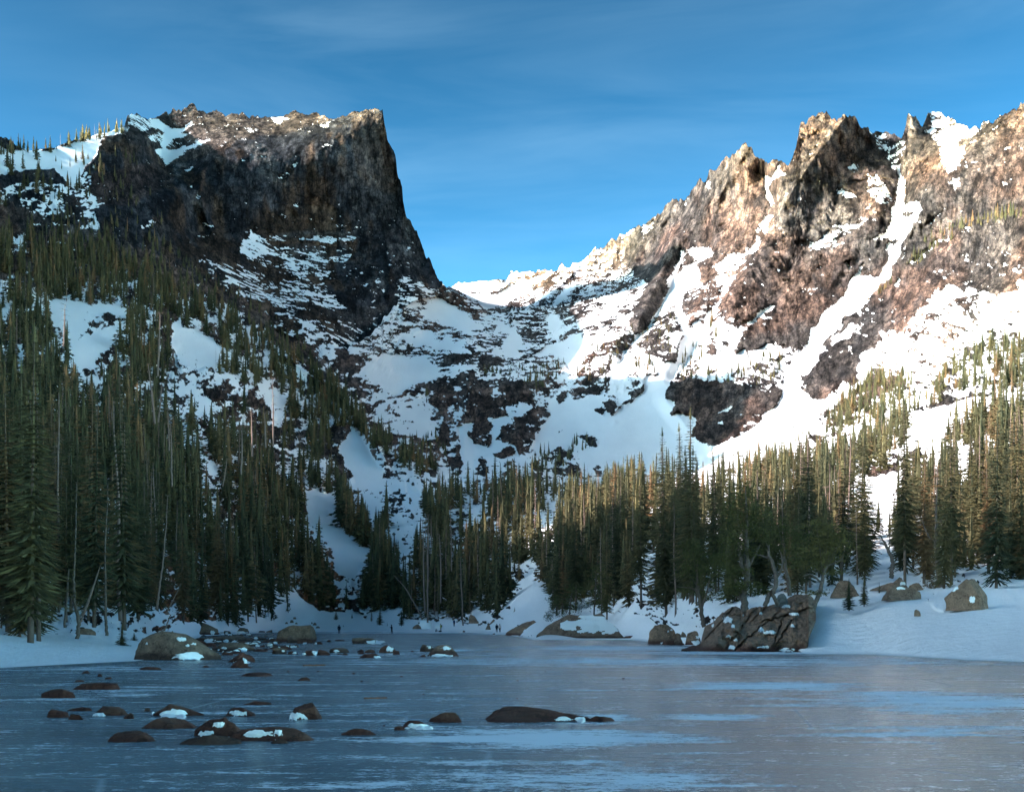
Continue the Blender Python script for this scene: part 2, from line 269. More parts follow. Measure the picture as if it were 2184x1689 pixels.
# bowl and its cliffs
for v, q in ((.3, [(400, 562), (870, 548), (1120, 500), (1250, 560), (1150, 620), (1000, 700), (820, 750), (650, 800), (560, 660), (420, 620)]),
             (.98, [(820, 640), (900, 620), (930, 660), (880, 710), (820, 690)]),
             (.25, [(60, 330), (130, 400), (400, 562), (480, 620), (350, 600), (180, 540), (90, 470)]),
             (.98, [(-10, 540), (100, 480), (150, 520), (280, 600), (350, 680), (280, 720), (160, 690), (60, 600)]),
             (.36, [(-150, 560), (0, 590), (130, 680), (300, 720), (500, 700), (560, 760), (520, 830), (400, 850), (250, 780), (100, 760), (0, 700), (-150, 700)]),
             (.99, [(520, 680), (580, 690), (655, 780), (620, 850), (650, 900), (540, 890), (510, 830), (550, 760)]),
             (.9, [(-150, 720), (0, 740), (100, 780), (240, 800), (300, 850), (330, 900), (200, 880), (100, 850), (0, 820), (-200, 800)]),
             (.3, [(-150, 780), (0, 820), (150, 840), (320, 910), (330, 960), (200, 950), (100, 920), (0, 880), (-250, 880)]),
             (.97, [(-450, 1000), (-300, 850), (-100, 900), (90, 960), (130, 1060), (60, 1150), (0, 1180), (-200, 1150)]),
             (.04, [(350, 950), (430, 870), (530, 920), (500, 960), (380, 980)]),
             (.2, [(-450, 1250), (-200, 1150), (90, 1010), (300, 1000), (330, 1060), (290, 1180), (260, 1320), (230, 1380), (260, 1500), (270, 1600), (200, 1640), (0, 1600), (-300, 1500)]),
             (.6, [(-420, 1280), (-100, 1130), (30, 1180), (120, 1300), (100, 1420), (0, 1450), (-250, 1400)]),
             (.99, [(290, 1180), (325, 1070), (345, 1090), (320, 1190)]),
             (.14, [(340, 1050), (480, 1040), (660, 1060), (880, 1040), (900, 1080), (870, 1150), (800, 1250), (870, 1290), (820, 1400), (740, 1480), (600, 1480), (490, 1420), (500, 1380), (590, 1310), (540, 1290), (480, 1330), (440, 1300), (450, 1430), (430, 1480), (320, 1500), (280, 1400), (330, 1340), (240, 1330), (290, 1200)]),
             (.6, [(520, 1230), (640, 1180), (720, 1230), (640, 1280), (560, 1300)]), (.55, [(700, 1120), (860, 1120), (820, 1230), (740, 1240)]),
             (1., [(240, 1360), (320, 1330), (300, 1420), (330, 1500), (410, 1480), (420, 1520), (350, 1580), (340, 1640), (260, 1640), (240, 1450)]),
             (.99, [(460, 1320), (540, 1290), (600, 1310), (500, 1380), (480, 1430), (570, 1480), (640, 1500), (700, 1520), (620, 1600), (560, 1580), (420, 1640), (400, 1640), (430, 1500), (450, 1400)]),
             (.08, [(460, 1540), (560, 1490), (600, 1520), (560, 1570), (480, 1580)]), (.15, [(350, 1600), (400, 1560), (420, 1640), (400, 1700), (340, 1700)]), (.12, [(610, 1500), (720, 1470), (720, 1560), (640, 1570)]),
             (.18, [(680, 1700), (690, 1620), (800, 1560), (880, 1500), (960, 1480), (1000, 1550), (1050, 1600), (1040, 1700)]), (.5, [(500, 1640), (620, 1600), (680, 1640), (600, 1700), (500, 1700)]),
             (.5, [(600, 900), (900, 900), (950, 1000), (880, 1040), (650, 1050), (480, 1000), (540, 920)]),
             (.92, [(640, 880), (850, 790), (1000, 740), (1200, 740), (1240, 760), (1050, 900), (960, 960), (920, 900), (760, 900)]),
             (.26, [(560, 960), (640, 900), (800, 830), (950, 720), (1100, 680), (1250, 600), (1350, 560), (1400, 600), (1300, 640), (1150, 700), (1050, 720), (900, 800), (700, 900)]),
             (.34, [(1200, 820), (1380, 720), (1450, 800), (1350, 880), (1270, 950), (1250, 1050), (1180, 1120), (1050, 1090), (1000, 1000), (1100, 880)]),
             (.99, [(870, 1180), (960, 1160), (1180, 1150), (1260, 1030), (1300, 960), (1480, 700), (1689, 430), (1720, 440), (1550, 640), (1440, 800), (1420, 900), (1300, 1000), (1560, 1000), (1689, 950), (1800, 1689), (1050, 1640), (1050, 1560), (980, 1480), (860, 1500), (760, 1560), (720, 1500), (860, 1300), (830, 1200)]),
             (.1, [(880, 1160), (930, 1130), (940, 1190), (900, 1220)]), (.18, [(930, 1110), (1100, 1090), (1180, 1110), (1170, 1140), (1000, 1160)]),
             (.62, [(1240, 1000), (1400, 880), (1450, 880), (1560, 980), (1480, 1090), (1360, 1200), (1280, 1260), (1240, 1240), (1200, 1150)]),
             (.1, [(1340, 1190), (1480, 1090), (1470, 1130), (1370, 1205)]), (.12, [(1200, 1210), (1330, 1195), (1280, 1275), (1240, 1240)]), (.12, [(1130, 1250), (1220, 1240), (1205, 1285)]),
             (.5, [(940, 1440), (1080, 1400), (1180, 1430), (1160, 1500), (1060, 1520), (1000, 1480)]), (.12, [(1090, 1430), (1170, 1440), (1150, 1500), (1100, 1490)]),
             (.2, [(870, 1380), (930, 1370), (930, 1400), (890, 1400)]),
             (.22, [(1440, 820), (1540, 640), (1700, 560), (1700, 900), (1600, 910), (1500, 870)])): p(3, v, q, 3.5)
p(0, .1, [(2060, 300), (2150, 190), (2400, 100), (2400, 560), (2075, 620)])
# foot of the right-hand mountain
for v, q in ((.4, [(300, 500), (330, 400), (400, 350), (700, 430), (900, 360), (990, 400), (950, 520), (850, 560), (560, 480)]),
             (.05, [(240, 600), (290, 510), (400, 490), (560, 510), (700, 510), (850, 570), (940, 560), (950, 620), (860, 720), (760, 800), (600, 880), (560, 900), (430, 870), (410, 820), (450, 740), (300, 680), (300, 620)]),
             (.6, [(560, 700), (640, 650), (630, 680)]), (.55, [(560, 760), (610, 755), (600, 770)]),
             (.99, [(0, 640), (240, 620), (300, 690), (440, 750), (410, 850), (560, 905), (660, 875), (870, 725), (955, 610), (960, 520), (1000, 400), (1100, 300), (1240, 280), (1180, 400), (1060, 460), (1100, 560), (1200, 620), (1380, 560), (1460, 460), (1500, 440), (1430, 560), (1280, 640), (1000, 760), (900, 830), (890, 900), (960, 940), (780, 1000), (600, 1040), (300, 1080), (0, 1000)]),
             (.78, [(560, 950), (700, 880), (900, 750), (960, 780), (900, 900), (800, 950), (680, 1020), (400, 1060), (330, 1000), (440, 1000)]),
             (.06, [(1090, 500), (1150, 470), (1230, 380), (1300, 310), (1450, 280), (1450, 400), (1390, 460), (1280, 570), (1200, 610), (1140, 600), (1130, 550)]),
             (.34, [(1430, 540), (1500, 450), (1700, 480), (1800, 560), (1700, 640), (1500, 760), (1350, 800), (1240, 860), (1150, 920), (1050, 880), (1180, 760), (1300, 640)]),
             (.64, [(1500, 440), (1560, 330), (1700, 230), (1720, 330), (1850, 380), (2300, 300), (2300, 480), (1850, 520), (1700, 470), (1560, 400)]),
             (.99, [(1710, 740), (1750, 710), (2040, 610), (2600, 520), (2600, 720), (1900, 800), (1740, 860)]),
             (.99, [(1350, 1110), (1700, 980), (1750, 1130), (1540, 1220), (1380, 1200)]), (.1, [(1440, 1075), (1690, 985), (1705, 1060), (1640, 1050), (1500, 1085)]), (.1, [(1740, 950), (1830, 895), (1835, 960), (1760, 990)]),
             (.99, [(2020, 940), (2600, 800), (2600, 960), (2050, 1060)]), (.1, [(1940, 620), (2060, 600), (2300, 560), (2300, 575), (2060, 612)])): p(5, v, q, 3.5)
# left-hand slope
for v, q in ((.97, [(-100, 120), (20, 150), (240, 180), (500, 190), (520, 330), (480, 420), (300, 560), (200, 640), (140, 500), (20, 300), (-100, 300)]),
             (.5, [(240, 250), (500, 290), (480, 350), (300, 380), (200, 440), (210, 370)]),
             (.9, [(800, 300), (1100, 430), (1380, 560), (1250, 650), (1000, 620), (830, 600)]), (.45, [(850, 560), (1000, 620), (1250, 660), (1300, 720), (1100, 760), (900, 680)]),
             (.5, [(780, 780), (870, 850), (1050, 740), (1250, 760), (1430, 800), (1400, 900), (1200, 860), (1100, 930)]),
             (.1, [(1050, 750), (1180, 760), (1160, 850), (1080, 850)]), (.1, [(1210, 800), (1270, 790), (1290, 850), (1230, 860)]), (.1, [(1310, 830), (1430, 810), (1400, 890), (1320, 880)]),
             (.9, [(1450, 650), (1600, 850), (1590, 930), (1500, 980), (1400, 720)]), (.9, [(1640, 580), (1760, 620), (1740, 740), (1650, 680)]),
             (.2, [(1480, 480), (1600, 560), (1850, 650), (2000, 720), (1900, 740), (1700, 620), (1560, 560)]),
             (.3, [(1780, 480), (2000, 500), (2100, 540), (2000, 680), (1850, 560)]),
             (.4, [(2000, 680), (2090, 760), (2184, 900), (2184, 950), (2080, 860), (1980, 740)]),
             (.12, [(1660, 1030), (1900, 1010), (2030, 1000), (2040, 1080), (1940, 1180), (1980, 1260), (2000, 1500), (1900, 1300), (1700, 1100)]),
             (.99, [(2040, 1040), (2100, 1080), (2240, 1300), (2250, 1500), (2180, 1650), (2060, 1400), (1990, 1250), (1960, 1170)]),
             (.95, [(1700, 1430), (1950, 1480), (1960, 1680), (1720, 1600)])): p(6, v, q, 3.5)
for v, q in ((.55, [(900, -100), (1170, 60), (1300, 200), (1500, 230), (1600, 60), (1400, -60)]), (.35, [(1180, 60), (1340, 70), (1480, 210), (1350, 180)]),
             (1., [(1360, -150), (1500, -60), (1700, 60), (1500, 80), (1400, 10)]),
             (.99, [(480, 80), (700, 130), (800, 250), (930, 330), (1090, 540), (1000, 570), (880, 660), (740, 620), (700, 380), (560, 340)]),
             (.99, [(-300, 740), (270, 720), (480, 870), (600, 970), (870, 980), (1000, 1000), (1320, 940), (1300, 1000), (1450, 1060), (1560, 1100), (2184, 1080), (2184, 1170), (-300, 1170)]),
             (.99, [(1150, 900), (1340, 930), (1330, 1010), (1150, 1000)])): p(7, v, q, 4)
for v, q in ((.99, [(470, 650), (640, 720), (640, 1050), (520, 1050), (260, 1130), (300, 1050), (340, 850), (420, 780)]), (.98, [(1350, 1010), (1700, 1090), (1600, 1180), (400, 1200), (500, 1000)]),
             (.98, [(400, 50), (560, 60), (560, 140), (420, 130)]), (.9, [(600, -20), (1000, 40), (900, 130), (640, 150)])): p(8, v, q, 4)
p(0, .99, [(1700, 1300), (1790, 1272), (1850, 1245), (1900, 1268), (1960, 1285), (2010, 1300), (2060, 1290), (2300, 1270), (2300, 1500), (1700, 1420)], 3)
p(0, .99, [(-200, 1350), (290, 1352), (310, 1420), (-200, 1480)], 3)
p(0, .99, [(380, 1328), (600, 1322), (900, 1330), (1100, 1330), (1100, 1362), (380, 1362)], 3)
p(0, .99, [(1180, 1330), (1500, 1340), (1500, 1400), (1180, 1370)], 3)

HILLZ = [60, 73, 112, 245, 410, 440]
# ---------------------------------------------------------------- shape of the valley: distances surveyed at points
SHORE = [(-1400, 1480), (-600, 1450), (0, 1421), (109, 1415), (290, 1406), (345, 1398), (400, 1372), (430, 1353), (600, 1344.5), (800, 1344), (1000, 1346), (1080, 1350), (1140, 1361), (1340, 1361), (1400, 1366), (1470, 1374), (1500, 1374), (1690, 1378), (1718, 1391), (1850, 1392), (2075, 1404), (2300, 1412), (3700, 1470)]
CP = [(955, 612, 2900), (1060, 600, 2800), (1160, 578, 2700), (1330, 500, 2620), (1460, 425, 2320), (1590, 310, 1880), (1740, 255, 1740), (1810, 250, 1740), (1890, 300, 1760), (1950, 245, 1700), (1990, 245, 1800), (2070, 270, 1500), (2184, 240, 1300), (2600, 150, 1100), (3600, 300, 800),
 (1100, 652, 2500), (1000, 640, 2450), (1300, 600, 2420), (1380, 560, 2350), (1450, 560, 1950), (950, 690, 1650), (1000, 740, 1450), (1100, 750, 1450), (1300, 700, 1480), (1420, 650, 1550), (1550, 620, 1450), (1700, 550, 1450), (1800, 450, 1520), (1850, 600, 1320), (1950, 450, 1320), (2050, 400, 1180), (2075, 600, 900), (1900, 700, 980), (1750, 780, 980), (1650, 850, 900), (1500, 700, 1300), (1450, 850, 1050), (1500, 930, 850), (1300, 900, 1000), (1000, 870, 1150), (850, 760, 1400), (980, 980, 850), (1200, 1000, 800), (1400, 1010, 720), (1600, 960, 650), (1700, 900, 700), (1850, 850, 600), (2000, 750, 560), (2075, 700, 500), (1900, 930, 420), (2075, 850, 350), (1800, 1000, 420), (1600, 1020, 520), (1300, 1050, 620), (1100, 1040, 650), (900, 1050, 650),
 (1000, 1200, 480), (1200, 1250, 330), (1150, 1150, 450), (1300, 1150, 350), (1500, 1150, 250), (1500, 1290, 125), (1350, 1300, 190), (1250, 1310, 235), (1700, 1150, 220), (1700, 1260, 118), (1900, 1150, 200), (1900, 1265, 106), (2075, 1150, 170), (2075, 1270, 98), (2300, 1150, 160), (2300, 1270, 92), (3000, 1000, 200), (3600, 1200, 90),
 (640, 740, 1150), (740, 870, 950), (600, 700, 1250), (450, 600, 1150), (300, 530, 1050), (109, 470, 950), (0, 420, 920), (-400, 250, 850), (-1300, 0, 700), (-1300, 700, 300), (-1300, 1200, 110), (-500, 700, 480), (-500, 1000, 270), (-500, 1250, 130),
 (109, 640, 700), (109, 800, 500), (109, 1000, 320), (109, 1200, 180), (109, 1330, 108), (300, 650, 800), (300, 850, 560), (300, 1050, 360), (300, 1250, 200), (300, 1330, 135), (500, 800, 750), (500, 1000, 520), (500, 1200, 370), (500, 1300, 300), (640, 900, 820), (650, 1100, 560), (700, 1200, 480), (800, 1050, 660), (800, 1200, 510), (620, 1300, 410), (860, 1300, 440), (1000, 1300, 400), (1100, 1300, 320)]
sx = np.array([s[0] for s in SHORE]); sy = np.array([s[1] for s in SHORE])
def shore_y(x): return np.interp(x, sx, sy)
for x in (-1200, -600, -200, 0, 109, 200, 290, 340, 430, 600, 800, 1000, 1080, 1140, 1240, 1340, 1420, 1500, 1720, 1850, 2075, 2300, 3000, 3600):
    y = float(shore_y(x)); CP.append((x, y, ice_d(y)))
TB = TPS(CP)
TN = TPS([q for q in CP if not (q[0] < 1420 and q[2] > 1850)] + [(940, 600, 1800), (1000, 628, 1820), (1040, 652, 1830), (1180, 652, 1830), (1330, 620, 1830), (880, 620, 1720), (850, 640, 1640), (1200, 560, 2050)])
TOP = [(-1400, -250), (-900, -100), (-400, 180), (-100, 380), (109, 470), (300, 530), (430, 590), (560, 660), (640, 700), (700, 735), (740, 742), (790, 715), (835, 660), (850, 640), (885, 615), (925, 606), (940, 606), (955, 612), (1000, 603), (1080, 596), (1092, 580), (1180, 574), (1240, 558), (1262, 540), (1330, 500), (1350, 492), (1400, 462), (1440, 428), (1462, 425), (1484, 402), (1493, 374), (1503, 396), (1515, 368), (1540, 345), (1560, 328), (1575, 326), (1587, 308), (1602, 320), (1612, 340), (1640, 346), (1680, 345), (1690, 335), (1698, 315), (1706, 270), (1735, 250), (1765, 247), (1785, 258), (1805, 245), (1822, 248), (1835, 268), (1858, 282), (1880, 279), (1922, 292), (1932, 272), (1937, 244), (1942, 240), (1950, 250), (1958, 258), (1966, 270), (1972, 254), (1990, 240), (2008, 242), (2040, 262), (2072, 273), (2100, 268), (2184, 225), (2400, 150), (2900, 100), (3700, 250)]
tx = np.array([s[0] for s in TOP]); ty = np.array([s[1] for s in TOP])
RIDGES = [  # polyline, half width, pull towards the viewer (fraction of distance, negative for gullies)
 (zt(4, [(740, 270), (690, 400), (600, 560), (500, 700), (330, 900), (200, 1100)]), 45, .035),
 (zt(4, [(1370, 90), (1200, 300), (1050, 520), (950, 700), (850, 900), (720, 1100), (600, 1280)]), 75, .05),
 (zt(4, [(1180, 100), (1080, 200), (1040, 330), (950, 480), (960, 560)]), 28, .02),
 (zt(4, [(1760, 150), (1740, 280), (1730, 400), (1750, 480)]), 34, .008),
 (zt(4, [(1600, 560), (1500, 800), (1250, 1150), (1100, 1400)]), 40, .02),
 (zt(4, [(1690, 430), (1700, 640), (1650, 850), (1500, 1150), (1200, 1500), (1000, 1700)]), 38, -.045),
 (zt(4, [(850, 440), (880, 640), (860, 750), (700, 980), (500, 1380), (330, 1700)]), 34, -.045),
 (zt(4, [(340, 920), (300, 1100), (190, 1340), (0, 1540)]), 28, -.045),
 (zt(4, [(1320, 560), (1250, 800), (1000, 1050)]), 24, -.012),
 (zt(4, [(560, 480), (540, 700), (560, 880)]), 22, .014), (zt(4, [(480, 600), (380, 760), (260, 900), (150, 1150)]), 22, .016), (zt(4, [(310, 640), (200, 800), (60, 1000)]), 18, .012),
 (zt(4, [(1480, 400), (1560, 620), (1500, 760)]), 26, .014),
 (zt(4, [(2136, 300), (1850, 650), (1600, 1050), (1200, 1500), (1130, 1620)]), 60, .05),
 (zt(4, [(2100, 800), (1800, 1250), (1600, 1400)]), 50, .03),
 (zt(3, [(1689, 100), (1560, 380), (1450, 640)]), 26, .025),
 (zt(3, [(1100, 240), (900, 460)]), 14, -.01), (zt(3, [(1290, 200), (1180, 420)]), 14, .012), (zt(3, [(1450, 120), (1380, 380)]), 14, .014), (zt(3, [(1000, 330), (760, 540)]), 14, .012),
 (zt(5, [(250, 610), (430, 850), (560, 900)]), 30, .02), (zt(5, [(700, 500), (900, 600)]), 40, .02),
 (zt(3, [(300, 1000), (260, 1350), (260, 1600)]), 30, .02), (zt(3, [(640, 1060), (640, 1400)]), 60, .03),
 (zt(6, [(1450, 450), (1700, 640), (1950, 800), (2100, 950), (2250, 1250)]), 22, .05)]
def rimstep(x, y):
    ry = np.interp(x, [880, 940, 1035, 1080, 1180, 1260, 1330, 1400, 1460], [590, 607, 655, 659, 653, 637, 622, 600, 570])
    return ss(1.5, -2.5, y - ry) * ss(1470, 1420, x)
def DB(x, y):
    k = rimstep(x, y); d = TB(x, y) * k + TN(x, y) * (1 - k) * 1.0
    for pts, wd, am in RIDGES:
        xs = [q[0] for q in pts]; ys = [q[1] for q in pts]
        m = (x > min(xs) - wd) & (x < max(xs) + wd) & (y > min(ys) - wd) & (y < max(ys) + wd)
        if m.any():
            q = np.clip(1 - segdist(x[m], y[m], pts) / wd, 0, 1); d[m] *= 1 - am * q ** 1.3
    return d
def rock_colour(P, x, y):
    P = P * np.array([1, .14, 1])
    n = len(P); a = fbm(P / 60., 4, 31); b = fbm(P / 14. * np.array([1, 1, .4]), 4, 41); c = fbm(P / 160., 3, 51)
    grey = np.array([.088, .077, .072]); pink = np.array([.140, .094, .076]); tan = np.array([.125, .092, .073]); dark = np.array([.042, .043, .046])
    k = ss(-.35, .35, a + .3 * b)[:, None]; col = grey * (1 - k) + pink * k
    k = (ss(.0, .5, c) * .6)[:, None]; col = col * (1 - k) + tan * k
    k = (ss(.15, .55, b) * .5)[:, None]; col = col * (1 - k) + dark * 1.4 * k
    return col
def grid_faces(nr, nc):
    i = np.arange(nr * nc).reshape(nr, nc)
    return np.stack([i[:-1, :-1], i[1:, :-1], i[1:, 1:], i[:-1, 1:]], -1).reshape(-1, 4)
def normals(V, nr, nc):
    G = V.reshape(nr, nc, 3); du = np.zeros_like(G); dv = np.zeros_like(G)
    du[:, 1:-1] = G[:, 2:] - G[:, :-2]; du[:, 0] = G[:, 1] - G[:, 0]; du[:, -1] = G[:, -1] - G[:, -2]
    dv[1:-1] = G[:-2] - G[2:]; dv[0] = G[0] - G[1]; dv[-1] = G[-2] - G[-1]
    n = np.cross(du, dv); n /= np.linalg.norm(n, axis=-1, keepdims=True) + 1e-9
    return n
def shape_sheet(xs, top, bot, nrow, DF, CF, crest_amp, colf, rough=1., strat=None, shore=False, relief=None, pw=1.0, snowgain=.45, streak=.5):
    """a sheet of ground between two lines of the survey frame, with relief, snow and rock colour; rows run from the crest down"""
    nc = len(xs); t = np.linspace(0, 1, nrow)[:, None] ** pw
    jx = np.stack([xs / 9., np.zeros(nc), np.zeros(nc)], -1)
    rk = 1 - np.clip(CF(xs, top + 6), 0, 1)
    top = top + crest_amp * (fbm(jx, 5, 3, .6) * 1.6 - .1) * (.25 + rk)
    X = np.broadcast_to(xs, (nrow, nc)).copy(); Y = top + (bot - top) * t
    x, y = X.ravel(), Y.ravel()
    D = DF(x, y)
    if shore:
        lim = ice_d(np.maximum(y, HY + 2)); k = y > HY + 4
        D[k] = np.minimum(D[k], lim[k] * .995)
    P = ray(x, y) * D[:, None] + [0, 0, CAMH]; P0 = P
    wx = 6 * fbm(np.stack([x / 26, y / 26, 0 * x], -1), 3, 71); wy = 6 * fbm(np.stack([x / 26, y / 26, 0 * x + 9], -1), 3, 77)
    cov = CF(x + wx, y + wy)
    sc = np.clip(D / 1300., .06, 1.)              # finer relief close by
    Q = P / sc[:, None]
    Q = Q * np.array([1, .16, 1]); Qs = Q * np.array([1, 1, streak])
    rock = np.clip(1 - cov, 0, 1)
    nlow = fbm(Q / 45., 6, 11, .6)
    s0 = ss(-.12, .12, cov - .5 + snowgain * nlow)
    big = fbm(Q / 170., 3, 5); mid = ridged(Qs / 60., 5, 15, .5) * .6 + np.abs(fbm(Q * np.array([.7, 1, .9]) @ ROT.T / 38., 5, 19, .55)) * -.9 + .3; fine = fbm(Qs / 11., 4, 25, .6)
    bare = 1 - s0
    vf = fbm(Qs / 4.5, 3, 29, .6)
    amp = (6 * big + bare * (24 * mid * (.3 + .7 * rock) + 8 * fine + 2.4 * vf + 4 * rock)) * sc * rough
    if relief is not None: amp = amp + relief(P, x, y, bare)
    if strat is not None: amp = amp + strat(P, x, y, bare)
    edge = ss(0, 14, (np.broadcast_to(bot, X.shape).ravel() - y)) if shore else 1.
    D = D - amp * edge * (1 if not shore else 1)
    if shore: D[k] = np.minimum(D[k], lim[k] * .998)
    P = ray(x, y) * D[:, None] + [0, 0, CAMH]
    nz = normals(P, nrow, nc).reshape(-1, 3)
    mixed = 4 * cov * (1 - cov)
    n2 = fbm(Q / 17., 5, 91, .65)
    n3 = fbm(Q * np.array([.7, .3, 1.5]) / 5., 3, 95, .65)
    s = (cov - .5) * .9 + .55 * ss(.84, 1, cov) - .3 * ss(.2, .02, cov) + .16 * nlow + .34 * n2 + .44 * n3 + .2 * fbm(Q / 2.2, 2, 97) + (nz[:, 2] - .62) * (.15 + .4 * mixed) - .04 * mixed
    s = s + .32 * ss(330, 120, D) * ss(.4, .6, cov)
    snow = ss(-.24, .24, s)
    col = colf(P0 * (1250. / P0[:, 1])[:, None] + np.stack([0 * x, P0[:, 1], 0 * x], 1), x, y, nz)
    col = np.concatenate([col, P0 * (1250. / P0[:, 1])[:, None] + np.stack([0 * x, P0[:, 1], 0 * x], 1)], 1)
    return X, Y, D.reshape(nrow, nc), P, snow, col
def back_rows(P, snow, col, nrow, nc, steps=((60, -10), (260, -90), (600, -260))):
    top = P[:nc]; rows = []; G_ = P.reshape(nrow, nc, 3); ex = np.maximum(0, G_[:max(2, int(nrow * .16)), :, 1].max(0) - top[:, 1]) if nrow > 200 else np.zeros(nc)
    for s, dz in steps[::-1]:
        dirn = top - [0, 0, CAMH]; dirn = dirn / np.linalg.norm(dirn[:, :2], axis=1, keepdims=True); dirn[:, 2] = 0
        q = top + dirn * (s + ex)[:, None]; q[:, 2] = np.maximum(q[:, 2] + dz, -5); rows.append(q)
    nb = len(steps); B = np.concatenate(rows)
    return np.concatenate([B, P]), np.concatenate([np.tile(snow[:nc], nb), snow]), np.concatenate([np.tile(col[:nc], (nb, 1)), col]), nrow + nb
def valley_col(P, x, y, nz):
    c = rock_colour(P, x, y); return c  # plain rock colour for the whole valley sheet
STEP = 2.5
xs = np.concatenate([np.arange(-60, 2250, STEP), np.arange(2250, 3700, 22)]).astype(float)
top = np.interp(xs, tx, ty); bot = shore_y(xs) + 3
def valley_relief(P, x, y, bare):
    # bedding steps on the low buttress and the tilted slabs
    u = P[:, 2] * .9 + P[:, 0] * -.35
    m = inside(x, y, zt(5, [(200, 480), (980, 480), (980, 640), (560, 930), (380, 880)]))
    w = 7 * fbm(P / 30., 3, 61)
    return np.where(m, 3.2 * np.abs(((u + w) / 9.) % 1 - .5) * 2 * bare, 0)
t0 = time.time()
NR = 470
bX, bY, bD, bP, bS, bC = shape_sheet(xs, top, bot, NR, DB, CB, 5., valley_col, shore=True, relief=valley_relief)
bD2 = bD
# behind the rim of the bowl the ground drops away and the far ridge stands well back
V, S_, C_, nr2 = back_rows(bP, bS, bC, NR, len(xs))
fcs = grid_faces(nr2, len(xs))
# split the sheet into its pieces of landscape
Xc = np.concatenate([np.tile(xs, 3).reshape(3, -1), bX]); Yc = np.concatenate([np.tile(bY[0], (3, 1)), bY])
fx = Xc[:-1, :-1].ravel(); fy = Yc[:-1, :-1].ravel()
FARP = [(880, 0), (1500, 0), (1480, 520), (1330, 622), (1180, 653), (1040, 657), (880, 580)]
SPIREP = [(1480, 0), (4000, 0), (4000, 640), (2184, 640), (2075, 660), (1990, 700), (1850, 780), (1700, 830), (1640, 930), (1500, 960), (1400, 860), (1440, 700), (1330, 640), (1480, 520)]
lab = np.zeros(len(fx), int)
lab[inside(fx, fy, [(-3000, -900), (600, -900), (640, 740), (740, 870), (800, 940), (900, 1080), (880, 1700), (-3000, 1700)])] = 1
lab[inside(fx, fy, [(1250, 1060), (1600, 985), (1900, 850), (2100, 760), (4000, 500), (4000, 1800), (1250, 1800)])] = 2
lab[inside(fx, fy, SPIREP)] = 3
lab[inside(fx, fy, FARP)] = 4
for k, nm in ((0, 'valley_bowl'), (1, 'forest_slope'), (2, 'shore_terrain'), (3, 'spire_mountain'), (4, 'far_ridge')):
    f = fcs[lab == k]; u, inv = np.unique(f, return_inverse=True)
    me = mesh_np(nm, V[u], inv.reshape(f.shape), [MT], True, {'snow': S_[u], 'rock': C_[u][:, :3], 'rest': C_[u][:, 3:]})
    tag(link(nm, me), kind='structure')
print('terrain', time.time() - t0)
# ---------------------------------------------------------------- the great dark cliff and its plateau
CH = Cover(.07); p = CH.paint
for z, v, q in ((1, .3, [(100, 700), (350, 650), (420, 1100), (-500, 1100), (-500, 700)]),
  (1, .98, [(-500, 420), (0, 420), (90, 410), (350, 310), (520, 240), (680, 235), (600, 300), (480, 290), (430, 380), (300, 560), (240, 760), (130, 680), (60, 560), (-500, 640)]),
  (1, .45, [(680, 120), (900, 160), (880, 220), (760, 250), (660, 220)]),
  (1, .97, [(830, 200), (900, 175), (940, 180), (1040, 250), (1200, 190), (1100, 280), (1200, 290), (1000, 370), (1340, 350), (1150, 440), (990, 560), (930, 480), (860, 420), (940, 400), (900, 330), (950, 300)]),
  (1, .6, [(790, 300), (900, 300), (940, 350), (860, 350)]), (1, .15, [(940, 400), (1100, 330), (1300, 330), (1200, 400), (1050, 430)]), (1, .15, [(1020, 210), (1090, 200), (1060, 240)]),
  (1, .08, [(1100, 40), (1300, 60), (1450, 100), (2111, 100), (2111, 260), (1900, 300), (1700, 320), (1400, 390), (1320, 330), (1220, 250), (1250, 150)]),
  (2, .08, [(0, 100), (640, 100), (640, 200), (250, 290), (0, 300)]),
  (1, .75, [(1850, 160), (2040, 155), (1940, 205)]), (1, .6, [(1640, 230), (1780, 235), (1700, 255)]), (2, .75, [(150, 170), (330, 160), (220, 205)]), (2, .6, [(560, 200), (690, 180), (640, 235)]),
  (1, .55, [(350, 530), (380, 560), (280, 690), (260, 640), (330, 600)]), (1, .6, [(1150, 590), (1220, 560), (1180, 610)]), (1, .65, [(1160, 760), (1190, 700), (1180, 760)]), (1, .6, [(1200, 830), (1240, 800), (1260, 850)]),
  (1, .6, [(1290, 980), (1380, 1060), (1360, 1080), (1300, 1020)]), (1, .4, [(760, 1060), (900, 980), (920, 1010), (780, 1090)]),
  (2, .27, [(0, 1060), (200, 1150), (900, 1150), (900, 1300), (600, 1500), (800, 1750), (0, 1750)]),
  (2, .62, [(-60, 1180), (60, 1150), (110, 1230), (140, 1290), (0, 1350), (-60, 1300)]),
  (2, .62, [(280, 1270), (350, 1280), (430, 1340), (560, 1400), (350, 1430), (300, 1360)]), (2, .8, [(540, 1180), (640, 1150), (755, 1165), (740, 1190), (560, 1200)]),
  (2, .5, [(220, 1185), (500, 1160), (520, 1180), (240, 1205)]), (2, .5, [(240, 640), (340, 540), (400, 520), (300, 690)]), (2, .5, [(570, 570), (660, 560), (600, 580)]),
  (2, .4, [(340, 860), (420, 840), (430, 930), (360, 880)]), (2, .4, [(570, 810), (620, 820), (600, 830)]), (2, .4, [(1320, 1240), (1380, 1200), (1330, 1270)]),
  (2, .35, [(1200, 1500), (1350, 1490), (1600, 1600), (1700, 1750), (1200, 1750)]), (6, .35, [(1000, -100), (1400, -50), (1700, 300), (2184, 300), (2184, 600), (1500, 600), (1200, 300)]),
  (0, .1, [(700, 560), (850, 560), (850, 650), (760, 650)])): p(z, v, q, 3)
